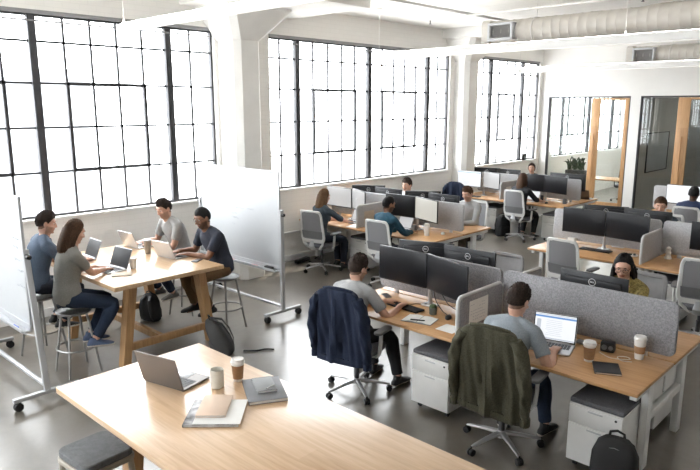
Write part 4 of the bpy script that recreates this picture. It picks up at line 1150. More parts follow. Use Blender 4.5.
window(3, 6.94, 12.08, (7.60, 9.47, 11.34), (7.22, 7.99, 8.36, 8.72, 9.07, 9.86, 10.22, 10.57, 10.94, 11.71), ((7.99, 9.07), (9.86, 10.94)))
window(4, 13.22, 16.25, (13.88, 15.44), (13.55, 14.29, 14.66, 15.06, 15.85), ((14.29, 15.06),))
window(5, 17.2, 22.2, (17.9, 19.7, 21.5), (17.55, 18.25, 18.6, 19.0, 19.35, 20.05, 20.4, 20.8, 21.1), ((18.25, 19.35),))

for n, (a, b) in ((6, FW[0]),):  # assumed window behind the camera, added for its light
    q = [a + .375 * k for k in range(1, 14) if a + .375 * k < b - .2]
    window(n, a, b, (q[1], q[-2]), [v for i, v in enumerate(q) if i not in (1, len(q) - 2)], ((q[3], q[6]),), front=True)

# glazed offices behind the back wall
struct(sbox('wall_back_1', 'officewall', [((XW, 22.4, 0), (1.2, 22.6, 3.2))]))
struct(sbox('wall_right_1', 'officewall', [((1.0, YB + .15, 0), (1.2, 22.4, 3.2))]))
struct(sbox('wall_right_2', 'officewall', [((-5.90, YB + .15, 0), (-5.80, 22.4, 3.2))]))
struct(sbox('ceiling_1', 'officewall', [((XW - .3, YB + .15, 3.2), (1.2, 22.6, 3.35))]))
def glazing(n, x0, x1, stiles, door, rail=True, handle_x=None):
    t = bpy.data.objects.new('door_%d' % n, None); COL.objects.link(t); t.location = ((x0 + x1) / 2, YB + .06, 0); struct(t)
    ox, oy = (x0 + x1) / 2, YB + .06
    def bxs(name, mat, lst, bev=0, par=t):
        mb = MB()
        for (xa, za), (xb, zb), th in lst: mb.box(((xa + xb) / 2 - ox, 0, (za + zb) / 2), (abs(xb - xa), th, abs(zb - za)), bev)
        return mb.build(name, mat, par, 30)
    bxs('door_frame', 'steelframe', [((x0, 0), (x0 + .035, GH), .09), ((x1 - .03, 0), (x1, GH), .09), ((x0, GH - .035), (x1, GH), .09), ((x0, 0), (x1, .025), .09)])
    bxs('glass_panel', 'officeglass', [((x0 + .03, .02), (x1 - .03, GH - .03), .010)])
    a, b = door
    lf = bxs('door_leaf_frame', 'doorwood', [((a, .02), (a + stiles[0], GH - .04), .06), ((b - stiles[1], .02), (b, GH - .04), .06), ((a, .02), (b, .26), .055), ((a, GH - .09), (b, GH - .04), .055)], .004)
    mb = MB(); hx = a + stiles[0] * .55 - ox
    mb.cyl((hx, -.075, .85), (hx, -.075, 2.0), .016, None, 12)
    for z in (1.0, 1.85): mb.cyl((hx, -.03, z), (hx, -.075, z), .010, None, 10)
    mb.build('door_handle', 'doorwood', lf)
    return t
glazing(1, G1[0], G1[1], (.22, .10), (-7.0, -6.05))
glazing(2, G2[0], G2[1], (.27, .13), (-4.93, -3.4))

# ceiling services
for i, (y, x0, x1, pz, ph) in enumerate(((3.55, -6.72, 4.5, 3.49, .075), (8.55, -7.42, 5.0, 3.475, .11), (13.25, -7.35, 5.0, 3.42, .11))):
    t = thing('pendant_light', ('long white linear pendant light nearest the left corner of the ceiling', 'long white linear pendant light crossing in front of the large duct', 'long white linear pendant light nearest the glazed back wall')[i], 'light', (x0, y, pz), 0, 'linear pendant lights')
    mb = MB(); mb.box(((x1 - x0) / 2, 0, ph / 2 + .002), (x1 - x0, .09, ph), .004); mb.build('housing', 'pendant', t)
    mb = MB(); mb.box(((x1 - x0) / 2, 0, .0005), (x1 - x0 - .06, .07, .004)); mb.build('diffuser', 'diffuser', t)
    mb = MB(); mb.box(((x1 - x0) / 2, 0, ph + .0035), (x1 - x0 - .06, .07, .003)); mb.build('added_uplight', 'added_uplight', t)  # emissive strip added on top, hidden from below, brightens the ceiling
    for k in range(4):
        x = .02 + k * (x1 - x0 - .04) / 3
        mb = MB(); mb.cyl((x, 0, ph), (x, 0, CEIL - pz), .0035, None, 6); mb.cyl((x, 0, CEIL - pz - .02), (x, 0, CEIL - pz), .05, None, 16); mb.cyl((x, 0, ph), (x, 0, ph + .05), .012, None, 8); mb.build('hanger', 'pipe', t)

def duct(label, x0, x1, y, z, r, steps, bx, bz):
    t = thing('air_duct', label, 'duct', (x0, y, z), 0, 'spiral ceiling ducts')
    prof = []; L = x1 - x0; n = int(L / .145)
    def rad(x):
        k = r
        for xs, rr in steps:
            k = lerp(k, rr, max(0, min(1, (x - xs) / .28)))
        return k
    mb = MB(); rings = []
    for i in range(n + 1):
        for dx, dr in ((0, 0), (.012, .006), (.024, 0)):
            x = .06 + i * (L - .1) / n + dx; q = rad(x) + dr
            rings.append([V((x, q * math.cos(2 * PI * k / 32), q * math.sin(2 * PI * k / 32))) for k in range(32)])
    mb.loft(rings); mb.build('duct_tube', 'duct', t, 40)
    mb = MB(); mb.rrect((.07, 0, 0), r * 2.15, r * 2.1, .14, .07, 'X'); mb.build('end_collar', 'duct', t)
    # register box on the camera-side flank near the end
    g = MB(); w = bx; h = bz; cx = .16 + bx / 2
    yy = -r - .02
    g.box((cx, yy - .02, -.02), (w, .10, .03), .004)
    g = MB()
    g.box((cx, yy, h / 2 - .02), (w, .14, .04), .006); g.box((cx, yy, -h / 2 - .0), (w, .14, .04), .006)
    g.box((cx - w / 2 + .02, yy, -.01), (.04, .14, h), .006); g.box((cx + w / 2 - .02, yy, -.01), (.04, .14, h), .006); rg = g.build('register_box', 'wbwhite', t)
    g = MB(); g.box((cx, yy + .03, -.01), (w - .06, .02, h - .05))
    for k in range(9): g.box((cx, yy - .01, -h / 2 + .03 + k * (h - .06) / 8 - .01), (w - .07, .03, .006))
    g.build('grille', 'grille', rg)
    for k in range(3):
        x = .9 + k * (L - 1.2) / 2; q = rad(x) + .008
        mb = MB(); mb.sweep([(x, q * math.cos(a), q * math.sin(a)) for a in np.linspace(0, 2 * PI, 33)], .008, 6); mb.cyl((x, 0, q), (x, 0, CEIL - z), .005, None, 6); mb.build('hanger', 'pipe', t)
    return t
duct('large white spiral air duct with square grille running along the ceiling', -6.12, 5.0, 9.9, 3.91, .188, ((2.55, .21), (3.35, .26)), .46, .26)
duct('smaller white spiral air duct with grille close to the glazed back wall', -5.65, 5.0, 15.1, 3.79, .20, (), .46, .30)
t = thing('sprinkler_pipe', 'thin white sprinkler pipe running lengthwise under the ceiling', 'pipe', (-6.2, 5, 4.2), 0)
mb = MB(); mb.cyl((0, -6, 0), (0, 11, 0), .022, None, 12); mb.build('pipe', 'pipegrey', t)
for y in (-3, 1, 5, 9): mb = MB(); mb.cyl((0, y, 0), (0, y, .11), .006, None, 6); mb.build('hanger', 'pipe', t)
t = thing('sprinkler_pipe', 'thin white sprinkler branch pipe crossing the ceiling with a capped end', 'pipe', (-7.0, 9.4, 4.17), 0)
mb = MB(); mb.cyl((0, 0, 0), (11, 0, 0), .018, None, 12); mb.build('pipe', 'pipe', t)
for x in (.03, 3.6): mb = MB(); mb.cyl((x, 0, 0), (x, 0, -.07), .010, None, 8); mb.cyl((x, 0, -.07), (x, 0, -.076), .022, None, 12); mb.build('sprinkler_head', 'darkplastic', t)
for x in (.7, 4, 8): mb = MB(); mb.cyl((x, 0, 0), (x, 0, .14), .006, None, 6); mb.build('hanger', 'pipe', t)

# outside: pale street and the building opposite
struct(sbox('ground', 'asphalt', [((-60, -50, -3.6), (XW - .4, 70, -3.4))]))
def facade(x, y0, y1, z1, label):
    t = thing('street_building', label, 'building', (x, (y0 + y1) / 2, -3.4), 0)
    w = y1 - y0; mb = MB(); mb.box((-3, 0, (z1 + 3.4) / 2), (6, w, z1 + 3.4)); mb.box((.15, 0, z1 + 3.3), (.5, w, .4)); mb.build('wall', 'facade', t)
    for r_ in range(int((z1 + 2) / 3.4)):
        for k in range(int(w / 3.2)):
            y = -w / 2 + 1.7 + k * 3.2; z = 1.9 + r_ * 3.4
            mb = MB(); mb.box((.02, y, z), (.12, 1.9, 1.7)); mb.build('window', 'facadewin', t)
facade(-30, -8, 14, 4.2, 'pale low building across the street seen through the windows')

# ---------------------------------------------------------------- workstations
D1 = dict(x0=-4.42, x1=-1.385, yf=4.37, yp=5.16, yb=5.95, xd=-2.915)
D2 = dict(x0=-8.34, x1=-5.44, yf=7.5, yp=8.33, yb=9.15, xd=-6.98)
D3 = dict(x0=-4.25, x1=-1.2, yf=8.15, yp=8.93, yb=9.72, xd=-2.72)
D4 = dict(x0=-8.02, x1=-5.54, yf=11.95, yp=12.80, yb=13.68, xd=-6.95)
D5 = dict(x0=-4.16, x1=-1.1, yf=12.05, yp=12.9, yb=13.7, xd=-2.62)
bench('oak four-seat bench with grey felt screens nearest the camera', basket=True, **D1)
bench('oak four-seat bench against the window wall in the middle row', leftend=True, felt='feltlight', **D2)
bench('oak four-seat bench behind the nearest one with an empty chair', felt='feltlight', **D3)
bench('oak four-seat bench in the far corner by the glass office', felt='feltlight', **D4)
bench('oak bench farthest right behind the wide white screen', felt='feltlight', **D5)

DT = .7355; MZ = 1.108
def mon(x, y, rz, label, screen='screenoff', back=True, w=.61, doc=None): return monitor(label, (x, y, MZ), rz, screen, w=w, back=back, doc=doc)
def arm(x, y, ends, label): return monitor_arm(label, (x, y, DT), ends)
# nearest bench
mon(-3.945, 4.95, 0, 'wide black monitor facing the man in the grey tee with the navy jacket')
mon(-3.35, 4.87, -17, 'angled black monitor beside the felt divider with the pinned paper')
arm(-3.65, 5.03, ((-.29, -.04), (.28, -.12)), 'silver monitor arm behind the dark cup on the nearest bench')
mon(-3.985, 5.40, 200, 'angled monitor seen from behind over the nearest felt screen, the left one of its pair')
mon(-3.46, 5.42, 180, 'black monitor seen from behind next to the empty grey chair back')
arm(-3.72, 5.33, ((-.24, .06), (.25, .05)), 'silver arm holding the two monitors that back onto the nearest screen')
monitor('black monitor seen from behind in front of the long-haired woman with glasses', (-2.19, 5.45, 1.075), 180, group='monitors on the workstations')
arm(-2.19, 5.34, ((0, .07),), 'silver arm of the monitor in front of the woman with glasses')
# middle row by the windows
mon(-6.51, 8.08, 0, 'black monitor in front of the man in the teal shirt')
mon(-5.92, 8.00, -19, 'beige-lit monitor angled beside the white tumbler', 'screenbeige')
arm(-6.22, 8.17, ((-.28, -.05), (.28, -.13)), 'silver monitor arm on the teal-shirted man\'s desk')
mon(-7.92, 8.10, 0, 'pale-lit monitor beside the wall facing the woman in the dark denim shirt', 'screengrey')
mon(-7.39, 8.04, -25, 'grey-lit monitor angled toward the woman in the dark denim shirt', 'screengrey', w=.56)
arm(-7.66, 8.18, ((-.24, -.05), (.2, -.12)), 'silver monitor arm on the desk by the window wall')
mon(-7.74, 8.68, 215, 'angled monitor seen from behind, nearest the window wall')
mon(-7.20, 8.60, 180, 'black monitor seen from behind hiding the dark-haired man by the wall')
arm(-7.46, 8.48, ((-.25, .16), (.24, .09)), 'silver arm holding the monitors of the hidden dark-haired man')
mon(-6.52, 8.70, 213, 'angled monitor seen from behind at the grey-shirted man\'s desk')
mon(-6.02, 8.60, 180, 'black monitor seen from behind in front of the man in the pale grey shirt')
arm(-6.24, 8.48, ((-.24, .18), (.2, .09)), 'silver arm on the grey-shirted man\'s desk')
# bench behind the nearest one
mon(-3.70, 8.70, 0, 'black monitor facing the empty mesh chair, the left one of its pair')
mon(-3.09, 8.67, -8, 'black monitor facing the empty mesh chair, angled beside the divider')
arm(-3.42, 8.78, ((-.27, -.05), (.31, -.07)), 'silver monitor arm above the black keyboard at the empty seat')
mon(-2.0, 8.68, 0, 'black monitor at the right edge of the picture behind the white figurine')
arm(-2.0, 8.78, ((0, -.06),), 'silver arm of the monitor at the right edge')
mon(-3.60, 9.22, 195, 'angled monitor seen from behind beside the wide black one')
mon(-3.02, 9.22, 180, 'black monitor seen from behind hiding the chin of the auburn-haired man', w=.64)
arm(-3.33, 9.08, ((-.24, .12), (.28, .11)), 'silver arm of the auburn-haired man\'s monitors')
# far corner bench
mon(-7.86, 12.20, 0, 'monitor with a bright white document by the far window', 'screenwhite', doc=1)
mon(-7.30, 12.21, -22, 'grey-lit monitor beside the bright document screen', 'screengrey', w=.56)
arm(-7.60, 12.40, ((-.25, -.16), (.24, -.17)), 'silver monitor arm by the far window')
mon(-6.52, 12.50, 0, 'black monitor in front of the brown-haired woman in the black top')
mon(-5.95, 12.44, -15, 'black monitor angled beside the dark mug in the far corner')
arm(-6.22, 12.60, ((-.28, -.06), (.26, -.12)), 'silver monitor arm on the far woman\'s desk')
mon(-7.98, 13.13, 200, 'dark monitor seen from behind, next to the far window')
mon(-7.42, 13.13, 180, 'black monitor seen from behind below the far man\'s head')
arm(-7.70, 12.98, ((-.27, .14), (.27, .12)), 'silver arm of the far man\'s monitors')
mon(-6.0, 13.13, 180, 'wide dark monitor seen from behind below the potted plant', w=.80)
arm(-6.0, 13.0, ((0, .10),), 'silver arm of the monitor below the potted plant')
mon(-3.42, 12.62, 0, 'wide white-lit monitor in front of the man in the blue top', 'screenwhite', w=.84, back=False)
arm(-3.42, 12.75, ((0, -.09),), 'silver arm of the wide white-lit monitor')

# chairs
task_chair('pale grey mesh task chair under the navy jacket', (-3.92, 4.24), 12)
task_chair('pale grey mesh task chair under the olive jacket', (-2.38, 4.30), 8)
task_chair('grey task chair facing the camera behind two black monitors, empty', (-3.58, 6.08), 178, 'chairgrey', pad='chairgrey')
task_chair('grey task chair behind the long-haired woman with glasses', (-2.14, 6.28), 176, 'chairgrey', pad='chairgrey')
task_chair('pale grey mesh task chair of the woman by the window wall', (-7.47, 7.22), 10)
task_chair('pale grey mesh task chair of the man in the teal shirt', (-6.10, 7.30), 4)
task_chair('pale grey task chair of the man in the pale grey shirt', (-6.06, 9.40), 180)
task_chair('pale grey task chair of the dark-haired man by the wall', (-7.4, 9.60), 180)
task_chair('empty pale grey mesh task chair at the bench behind the nearest one', (-3.46, 7.88), -3)
task_chair('empty pale grey mesh task chair at the right edge of the picture', (-1.92, 7.90), 10)
task_chair('task chair of the auburn-haired man behind the wide black monitor', (-3.12, 10.22), 180)
task_chair('white mesh task chair of the brown-haired woman in the far corner', (-6.34, 11.76), 0)
task_chair('task chair at the far window under the dark blue jacket', (-7.72, 11.72), 5)
task_chair('grey mesh task chair of the man in the blue top at the far right', (-3.16, 11.78), 0)
task_chair('task chair of the far person by the glass office', (-7.35, 14.25), 180)
task_chair('dark task chair inside the glass office', (-6.85, 18.7), 35, 'darkplastic')
jacket('jacket', 'navy blue jacket hung over the chair back of the man in the grey tee', (-3.92, 4.24), 12, 'navycloth', .25, .40, 1)
jacket('jacket', 'olive green jacket hung over the chair back nearest the camera', (-2.38, 4.30), 8, 'olivecloth', .255, .40, 4, slant=.02)
jacket('jacket', 'dark blue jacket on the empty chair by the far window wall', (-7.72, 11.72), 5, 'navycloth', .25, .60, 2)

# pedestals
pedestal('white drawer pedestal with grey cushion right of the man in the grey tee', (-3.13, 4.62))
pedestal('white drawer pedestal with grey cushion behind the black backpack at the right end', (-1.67, 4.66))
pedestal('white drawer pedestal at the far side of the nearest bench end', (-1.73, 5.56), 180)
pedestal('white drawer pedestal between the two seats of the window wall bench', (-7.05, 7.95))
pedestal('white drawer pedestal under the far woman\'s desk', (-5.78, 12.3))
pedestal('white drawer pedestal under the bench behind the nearest one', (-2.45, 8.6))
pedestal('white drawer pedestal under the far bench by the window wall', (-7.3, 12.4))

# things on the nearest bench
keyboard('black keyboard under the hands of the man in the grey tee', (-3.80, 4.80, DT), -4)
mouse('black mouse on the nearest bench left of the felt divider', (-3.28, 4.82, DT), 20)
t = thing('open_notebook', 'open white notebook with a pen lying on it', 'notebook', (-3.45, 4.60, DT), 14)
mb = MB(); mb.box((0, 0, .003), (.30, .215, .005), .002); mb.build('cover', 'greycover2', t)
mb = MB()
for s in (-1, 1): mb.sheet(lambda u, v, s=s: V((s * (.004 + .141 * u), -.1 + .2 * v, .007 + .008 * math.sin(PI * min(1, u * 1.2 + .1)))), 8, 2, .001, (0, 0, 1))
mb.build('pages', 'paper', t)
t = tag(MB().cyl((-3.49, 4.51, DT + .021), (-3.37, 4.57, DT + .021), .006, None, 10).build('pen', 'black'), 'black pen lying on the open white notebook', 'pen')
t = thing('potted_cactus', 'small round cactus in a grey pot beside the nearest monitors', 'plant', (-3.46, 4.82, DT), 0)
mb = MB(); mb.lathe([(.030, 0), (.036, .004), (.038, .07), (.034, .072), (.032, .06), (.001, .058)], n=24); mb.build('pot', 'potgrey', t)
mb = MB(); rings = []
for z, r in ((.055, .020), (.065, .030), (.08, .033), (.095, .027), (.105, .010)): rings.append([V((r * (1 + .08 * math.cos(10 * a)) * math.cos(a), r * (1 + .08 * math.cos(10 * a)) * math.sin(a), z)) for a in [2 * PI * k / 60 for k in range(60)]])
mb.loft(rings); mb.build('cactus', 'cactus', t, 60)
tag(sbox('paper_sheet', 'paper', [((-3.20, 4.50, DT), (-3.02, 4.68, DT + .003))]), 'small white paper pad at the foot of the felt divider', 'paper')
t = thing('smartphone', 'grey phone lying near the left end of the nearest bench', 'phone', (-4.18, 4.98, DT), 60)
mb = MB(); mb.rrect((0, 0, .004), .072, .15, .008, .01, 'Z'); mb.build('case', 'greycover2', t); mb = MB(); mb.box((0, 0, .0085), (.064, .14, .001)); mb.build('screen', 'screenoff', t)
cable('cable', 'black cable trailing from the monitor arm past the cactus pot', [(-3.62, 5.02, DT + .30), (-3.55, 4.98, DT + .10), (-3.45, 4.96, DT + .006), (-3.36, 4.90, DT + .006), (-3.30, 4.84, DT + .006)])
cable('cable', 'black cable running from the keyboard to the monitor foot', [(-3.80, 4.86, DT + .006), (-3.78, 4.95, DT + .006), (-3.72, 5.0, DT + .006), (-3.66, 5.02, DT + .02)])
cable('cable', 'looped black cable hanging below the angled monitor', [(-3.58, 5.02, DT + .28), (-3.42, 5.0, DT + .08), (-3.25, 5.04, DT + .006), (-3.10, 5.06, DT + .006)])
# note pinned on the divider
t = thing('paper_note', 'white handwritten note pinned to the nearest felt divider', 'paper', (-2.915 + .0195, 4.72, .93), 0)
mb = MB(); mb.box((0, 0, 0), (.002, .30, .22)); mb.build('sheet', 'paper', t)
mb = MB(); rn = random.Random(4)
for k in range(6):
    for j in range(7):
        if rn.random() < .75: mb.box((.0016, -.115 + j * .034 + rn.uniform(-.004, .004), .07 - k * .028), (.001, .022, .004), 0, Matrix.Rotation(rn.uniform(-.3, .3), 3, 'X'))
mb.build('handwriting', 'ink', t, 0)
tag(sbox('tag_card', 'yellow', [((-2.89, 5.00, DT), (-2.83, 5.06, DT + .05))], None, .004), 'small yellow card standing in the corner of the felt screens', 'card')

laptop('silver laptop showing a document with a blue toolbar', (-2.24, 4.78, DT), 14, 106, 'laptop', 'screenwhite', .36, .25, True)
paper_cup('kraft-sleeved paper cup with white lid right of the document laptop', (-1.89, 4.73, DT), 'kraft', .150, .048)
paper_cup('tall white paper cup with a narrow brown band near the screen end', (-1.62, 5.05, DT), 'band', .175, .046)
bookish('notebook', 'black notebook with cream pages at the nearest bench end', 'notebook', (-1.72, 4.66, DT), 28, .19, .22, .016, 'blackcover', 'peach')
t = thing('desk_speaker', 'small black cube speaker against the nearest felt screen', 'speaker', (-1.86, 5.03, DT), 10)
mb = MB(); mb.box((0, 0, .045), (.11, .08, .085), .012); mb.build('body', 'black', t); mb = MB(); mb.cyl((-.022, -.040, .045), (-.022, -.045, .045), .022, None, 20); mb.cyl((.028, -.040, .045), (.028, -.045, .045), .018, None, 20); mb.build('driver', 'padgrey', t)
cable('earphones', 'tangled white earphone cord in front of the black speaker', [(-1.90, 4.96, DT + .005), (-1.80, 4.90, DT + .005), (-1.72, 4.92, DT + .005), (-1.66, 4.97, DT + .005), (-1.70, 5.0, DT + .006), (-1.75, 4.95, DT + .008), (-1.70, 4.90, DT + .005), (-1.63, 4.93, DT + .005)], .003, 'cream')
bookish('slim_drive', 'flat grey drive lying behind the document laptop', 'drive', (-2.07, 5.07, DT), 0, .13, .08, .016, 'greycover2', 'greycover2')
backpack('black backpack standing against the pedestal at the bottom right', (-1.45, 4.22, 0), 10, 1.0, 'bag')
backpack('black backpack on the floor beside the far woman\'s chair', (-6.80, 11.90, 0), 60, .98, 'bag')

# middle-row desk things
laptop('open silver laptop under the hands of the man in the teal shirt', (-6.42, 7.95, DT), -6, 112, 'laptop', 'screengrey', .32, .22)
t = thing('tumbler', 'white lidded tumbler in front of the beige-lit monitor', 'cup', (-5.80, 7.86, DT)); mb = MB(); mb.lathe([(.034, 0), (.040, .006), (.042, .17), (.040, .178), (.030, .185), (.001, .185)], n=28); mb.build('body', 'cupwhite', t); mb = MB(); mb.lathe([(.0405, .166), (.043, .168), (.043, .180), (.03, .190), (.001, .190)], n=28); mb.build('lid', 'cream', t)
t = thing('mug', 'dark mug behind the teal-shirted man\'s laptop', 'cup', (-6.17, 8.02, DT)); mb = MB(); mb.lathe([(.033, 0), (.038, .004), (.040, .095), (.037, .095), (.034, .01), (.001, .01)], n=24); mb.build('body', 'greycover', t); mb = MB(); mb.sweep([(.037, 0, .075), (.062, 0, .07), (.066, 0, .045), (.037, 0, .022)], .006, 8); mb.build('handle', 'greycover', t)
mouse('white mouse on the desk end by the felt screen', (-5.68, 8.12, DT), 30, 'cupwhite')
laptop('black laptop in front of the man in the pale grey shirt', (-6.02, 8.92, DT), 180, 100, 'keys', 'screenoff', .32, .22)
laptop('laptop with a lit screen on the woman\'s desk by the window wall', (-7.45, 7.92, DT), -10, 112, 'laptop', 'screengrey', .31, .21)
bookish('paper_stack', 'loose white papers near the divider on the window wall bench', 'paper', (-7.12, 7.68, DT), 12, .21, .29, .012, 'paper', 'paper')
bookish('paper_stack', 'white papers beside the wall on the window wall bench', 'paper', (-8.05, 7.85, DT), -8, .21, .29, .02, 'paper', 'paper')
tag(sbox('paper_note', 'tan', [((-6.9595, 7.70, .80), (-6.957, 7.95, 1.0))]), 'tan card pinned on the divider behind the teal-shirted man', 'paper')

# bench behind the nearest one
keyboard('black keyboard below the two monitors at the empty seat', (-3.47, 8.62, DT), 0)
t = thing('charging_dish', 'white round dish holding small dark gadgets', 'dish', (-2.98, 8.62, DT)); mb = MB(); mb.lathe([(.03, 0), (.075, .008), (.082, .018), (.078, .018), (.03, .008), (.001, .008)], n=28); mb.build('dish', 'cupwhite', t); mb = MB(); mb.box((-.02, 0, .025), (.05, .025, .02), .005); mb.box((.03, .02, .025), (.03, .03, .025), .005); mb.build('gadget', 'black', t)
tag(sbox('card_box', 'cupwhite', [((-3.98, 8.84, DT), (-3.87, 8.90, DT + .085))], None, .004), 'small white box at the back left of the empty seat', 'box')
t = thing('figurine', 'small white figurine in the corner right of the divider', 'ornament', (-2.58, 8.80, DT)); mb = MB(); mb.lathe([(.045, 0), (.05, .005), (.04, .03), (.028, .06), (.036, .085), (.026, .11), (.012, .118)], n=20); mb.build('body', 'cream', t); mb = MB(); mb.ball((0, 0, .135), (.032, .032, .028)); mb.build('head', 'cream', t)
# far corner
laptop('laptop open in front of the far brown-haired woman', (-6.42, 12.28, DT), -5, 112, 'laptop', 'screengrey', .31, .21)
t = thing('smartphone', 'dark phone standing upright beside the far woman\'s laptop', 'phone', (-6.16, 12.32, DT), 0); mb = MB(); mb.rrect((0, 0, .075), .072, .15, .009, .01, 'Y'); mb.build('case', 'black', t); mb = MB(); mb.box((0, .02, .012), (.06, .06, .022), .004); mb.build('stand', 'greymetal', t)
t = thing('mug', 'dark mug on the far corner desk under the angled monitor', 'cup', (-5.72, 12.45, DT)); mb = MB(); mb.lathe([(.036, 0), (.040, .004), (.042, .10), (.039, .10), (.036, .01), (.001, .01)], n=24); mb.build('body', 'greycover', t); mb = MB(); mb.sweep([(.039, 0, .078), (.064, 0, .072), (.068, 0, .045), (.039, 0, .022)], .006, 8); mb.build('handle', 'greycover', t)
mouse('black mouse beside the far woman\'s hand', (-6.02, 12.25, DT), 10)
laptop('white-lit laptop at the glass office end of the far bench', (-5.74, 13.45, DT), 180, 105, 'laptopdark', 'screenwhite', .31, .21)
keyboard('black keyboard under the bright document monitor', (-7.72, 12.08, DT), 0)
tag(sbox('paper_note', 'paper', [((-6.9295, 12.2, .82), (-6.927, 12.4, 1.0))]), 'white paper pinned on the far corner divider', 'paper')
t = thing('sill_speaker', 'small black speaker on the far window sill', 'speaker', (-8.36, 15.55, ZS + .005), 90); mb = MB(); mb.box((0, 0, .09), (.16, .05, .18), .008); mb.build('body', 'black', t); mb = MB(); mb.cyl((0, -.024, .06), (0, -.029, .06), .035, None, 20); mb.build('driver', 'padgrey', t)

# inside the glass offices
for x, y in ((-7.1, 19), (-3.5, 19)):
    t = thing('office_fill_lamp', 'unseen round fill lamp added in the %s glass office' % ('bright' if x < -6 else 'unlit looking'), 'light', (x, y, 3.2)); mb = MB(); mb.lathe([(.30, 0), (.32, -.02), (.32, -.06), (.28, -.07), (.001, -.07)], n=32); mb.build('shade', 'officefill', t)  # out-of-view lamp, added to brighten this office
t = thing('office_desk', 'white topped desk inside the glass office', 'desk', (-7.2, 17.6, 0)); mb = MB(); mb.box((0, 0, .74), (1.7, .75, .03), .004); mb.build('desktop', 'deskwood', t)
for sx in (-.78, .78):
    for sy in (-.32, .32): mb = MB(); mb.box((sx, sy, .363), (.05, .05, .725), .004); mb.build('leg', 'greymetal', t)
t = thing('potted_plant', 'spiky green plant in a dark planter inside the glass office', 'plant', (-7.75, 17.45, .756)); mb = MB(); mb.box((0, 0, .09), (.55, .20, .18), .01); mb.build('planter', 'pot', t)
mb = MB(); rn = random.Random(8)
for k in range(46):
    x = rn.uniform(-.24, .24); a = rn.uniform(0, 2 * PI); l = rn.uniform(.16, .42); o = V((math.cos(a), math.sin(a), 0)); p = V((x, rn.uniform(-.06, .06), .17))
    mb.sweep([p, p + o * l * .12 + V((0, 0, l * .5)), p + o * l * .35 + V((0, 0, l * .9)), p + o * l * .62 + V((0, 0, l * .85))], [(.006, .003), (.022, .003), (.018, .003), (.002, .001)], 6)
mb.build('leaves', 'plant', t, 60)
t = thing('wall_whiteboard', 'framed whiteboard on the wall of the dark glass office', 'whiteboard', (-5.80 + .012, 17.95, 1.52)); mb = MB(); mb.box((0, 0, 0), (.016, 1.56, .98), .003); mb.build('board', 'wbwhite', t)
mb = MB()
for z in (-.5, .5): mb.box((.004, 0, z), (.03, 1.6, .022), .004)
for y in (-.79, .79): mb.box((.004, y, 0), (.03, .035, 1.03), .004)
mb.build('frame', 'darkplastic', t)
mb = MB(); rn = random.Random(2)
for k in range(7): mb.sweep([(.0095, -.55 + .1 * j + rn.uniform(-.01, .01), .32 - k * .09 + rn.uniform(-.012, .012)) for j in range(rn.randint(3, 7))], .003, 4)
mb.build('handwriting', 'ink', t, 0)
t = thing('office_table', 'dark meeting table inside the unlit glass office', 'table', (-3.6, 19.3, 0)); mb = MB(); mb.box((0, 0, .73), (2.0, 1.0, .04), .006); mb.build('tabletop', 'greycover', t)
for sx in (-.8, .8): mb = MB(); mb.box((sx, 0, .355), (.08, .6, .71), .005); mb.build('leg', 'darkplastic', t)

# ---------------------------------------------------------------- high table and foreground table
HT = .96
oak_table('oak high table where four people work on laptops', -7.62, -5.80, 2.79, 4.08, HT, [(-6.09, 3.11), (-6.09, 3.93), (-7.36, 3.11), (-7.36, 3.93)])
oak_table('pale oak table in the foreground with cups and books', -3.94, -1.0, 1.46, 2.52, HT, [(-3.62, 1.82), (-3.62, 2.2), (-1.35, 1.82), (-1.35, 2.2)], .08, name='high_table', thick=.04)
stool('round steel stool of the woman in the grey tee', (-6.34, 2.60))
stool('round steel stool of the man in the slate blue tee', (-7.10, 2.56), 20)
stool('round steel stool of the man in the navy tee', (-6.30, 4.44), 10)
stool('round steel stool of the man in the heather grey tee', (-7.22, 4.46), 30)
t = thing('cushioned_stool', 'beige square stool with grey cushion at the foreground table', 'stool', (-3.52, 1.50, 0), 4)
mb = MB(); mb.rrect((0, 0, .668), .34, .32, .045, .05, 'Z'); mb.build('cushion', 'cushion', t)
mb = MB(); mb.rrect((0, 0, .630), .36, .34, .034, .06, 'Z'); mb.build('seat_frame', 'stoolbeige', t)
for sx in (-1, 1):
    for sy in (-1, 1): mb = MB(); mb.sweep([(sx * .145, sy * .135, .62), (sx * .19, sy * .18, 0)], [.019, .015], 10); mb.build('leg', 'stoolbeige', t)
mb = MB()
for sx in (-1, 1): mb.cyl((sx * .175, -.165, .2), (sx * .175, .165, .2), .011, None, 8)
for sy in (-1, 1): mb.cyl((-.175, sy * .165, .2), (.175, sy * .165, .2), .011, None, 8)
mb.build('foot_rail', 'stoolbeige', t)

H2 = HT + .0005
laptop('dark grey laptop on the foreground table seen from behind its lid', (-3.48, 2.05, H2), 194, 106, 'laptopdark', 'screenwhite', .345, .24)
t = thing('ceramic_mug', 'cream ceramic tumbler mug on the foreground table', 'cup', (-3.20, 2.165, H2)); mb = MB(); mb.lathe([(.036, 0), (.041, .004), (.0425, .02), (.042, .118), (.040, .120), (.038, .115), (.036, .012), (.001, .012)], n=32); mb.build('body', 'cream', t)
paper_cup('kraft-sleeved paper cup behind the cream mug on the foreground table', (-3.185, 2.315, H2), 'kraft', .138, .042)
bookish('hardback_book', 'large slate grey hardback on the foreground table', 'book', (-2.93, 2.325, H2), -30, .33, .235, .022, 'greycover', 'paper')
bookish('pocket_notebook', 'small grey notebook with a clip on top of the slate hardback', 'notebook', (-2.955, 2.345, H2 + .0225), -28, .20, .125, .018, 'greycover2', 'paper')
tag(MB().cyl((-2.885, 2.365, H2 + .0465), (-2.875, 2.30, H2 + .0465), .005, None, 10).build('pen_clip', 'alu'), 'silver clip lying on the small grey notebook', 'clip')
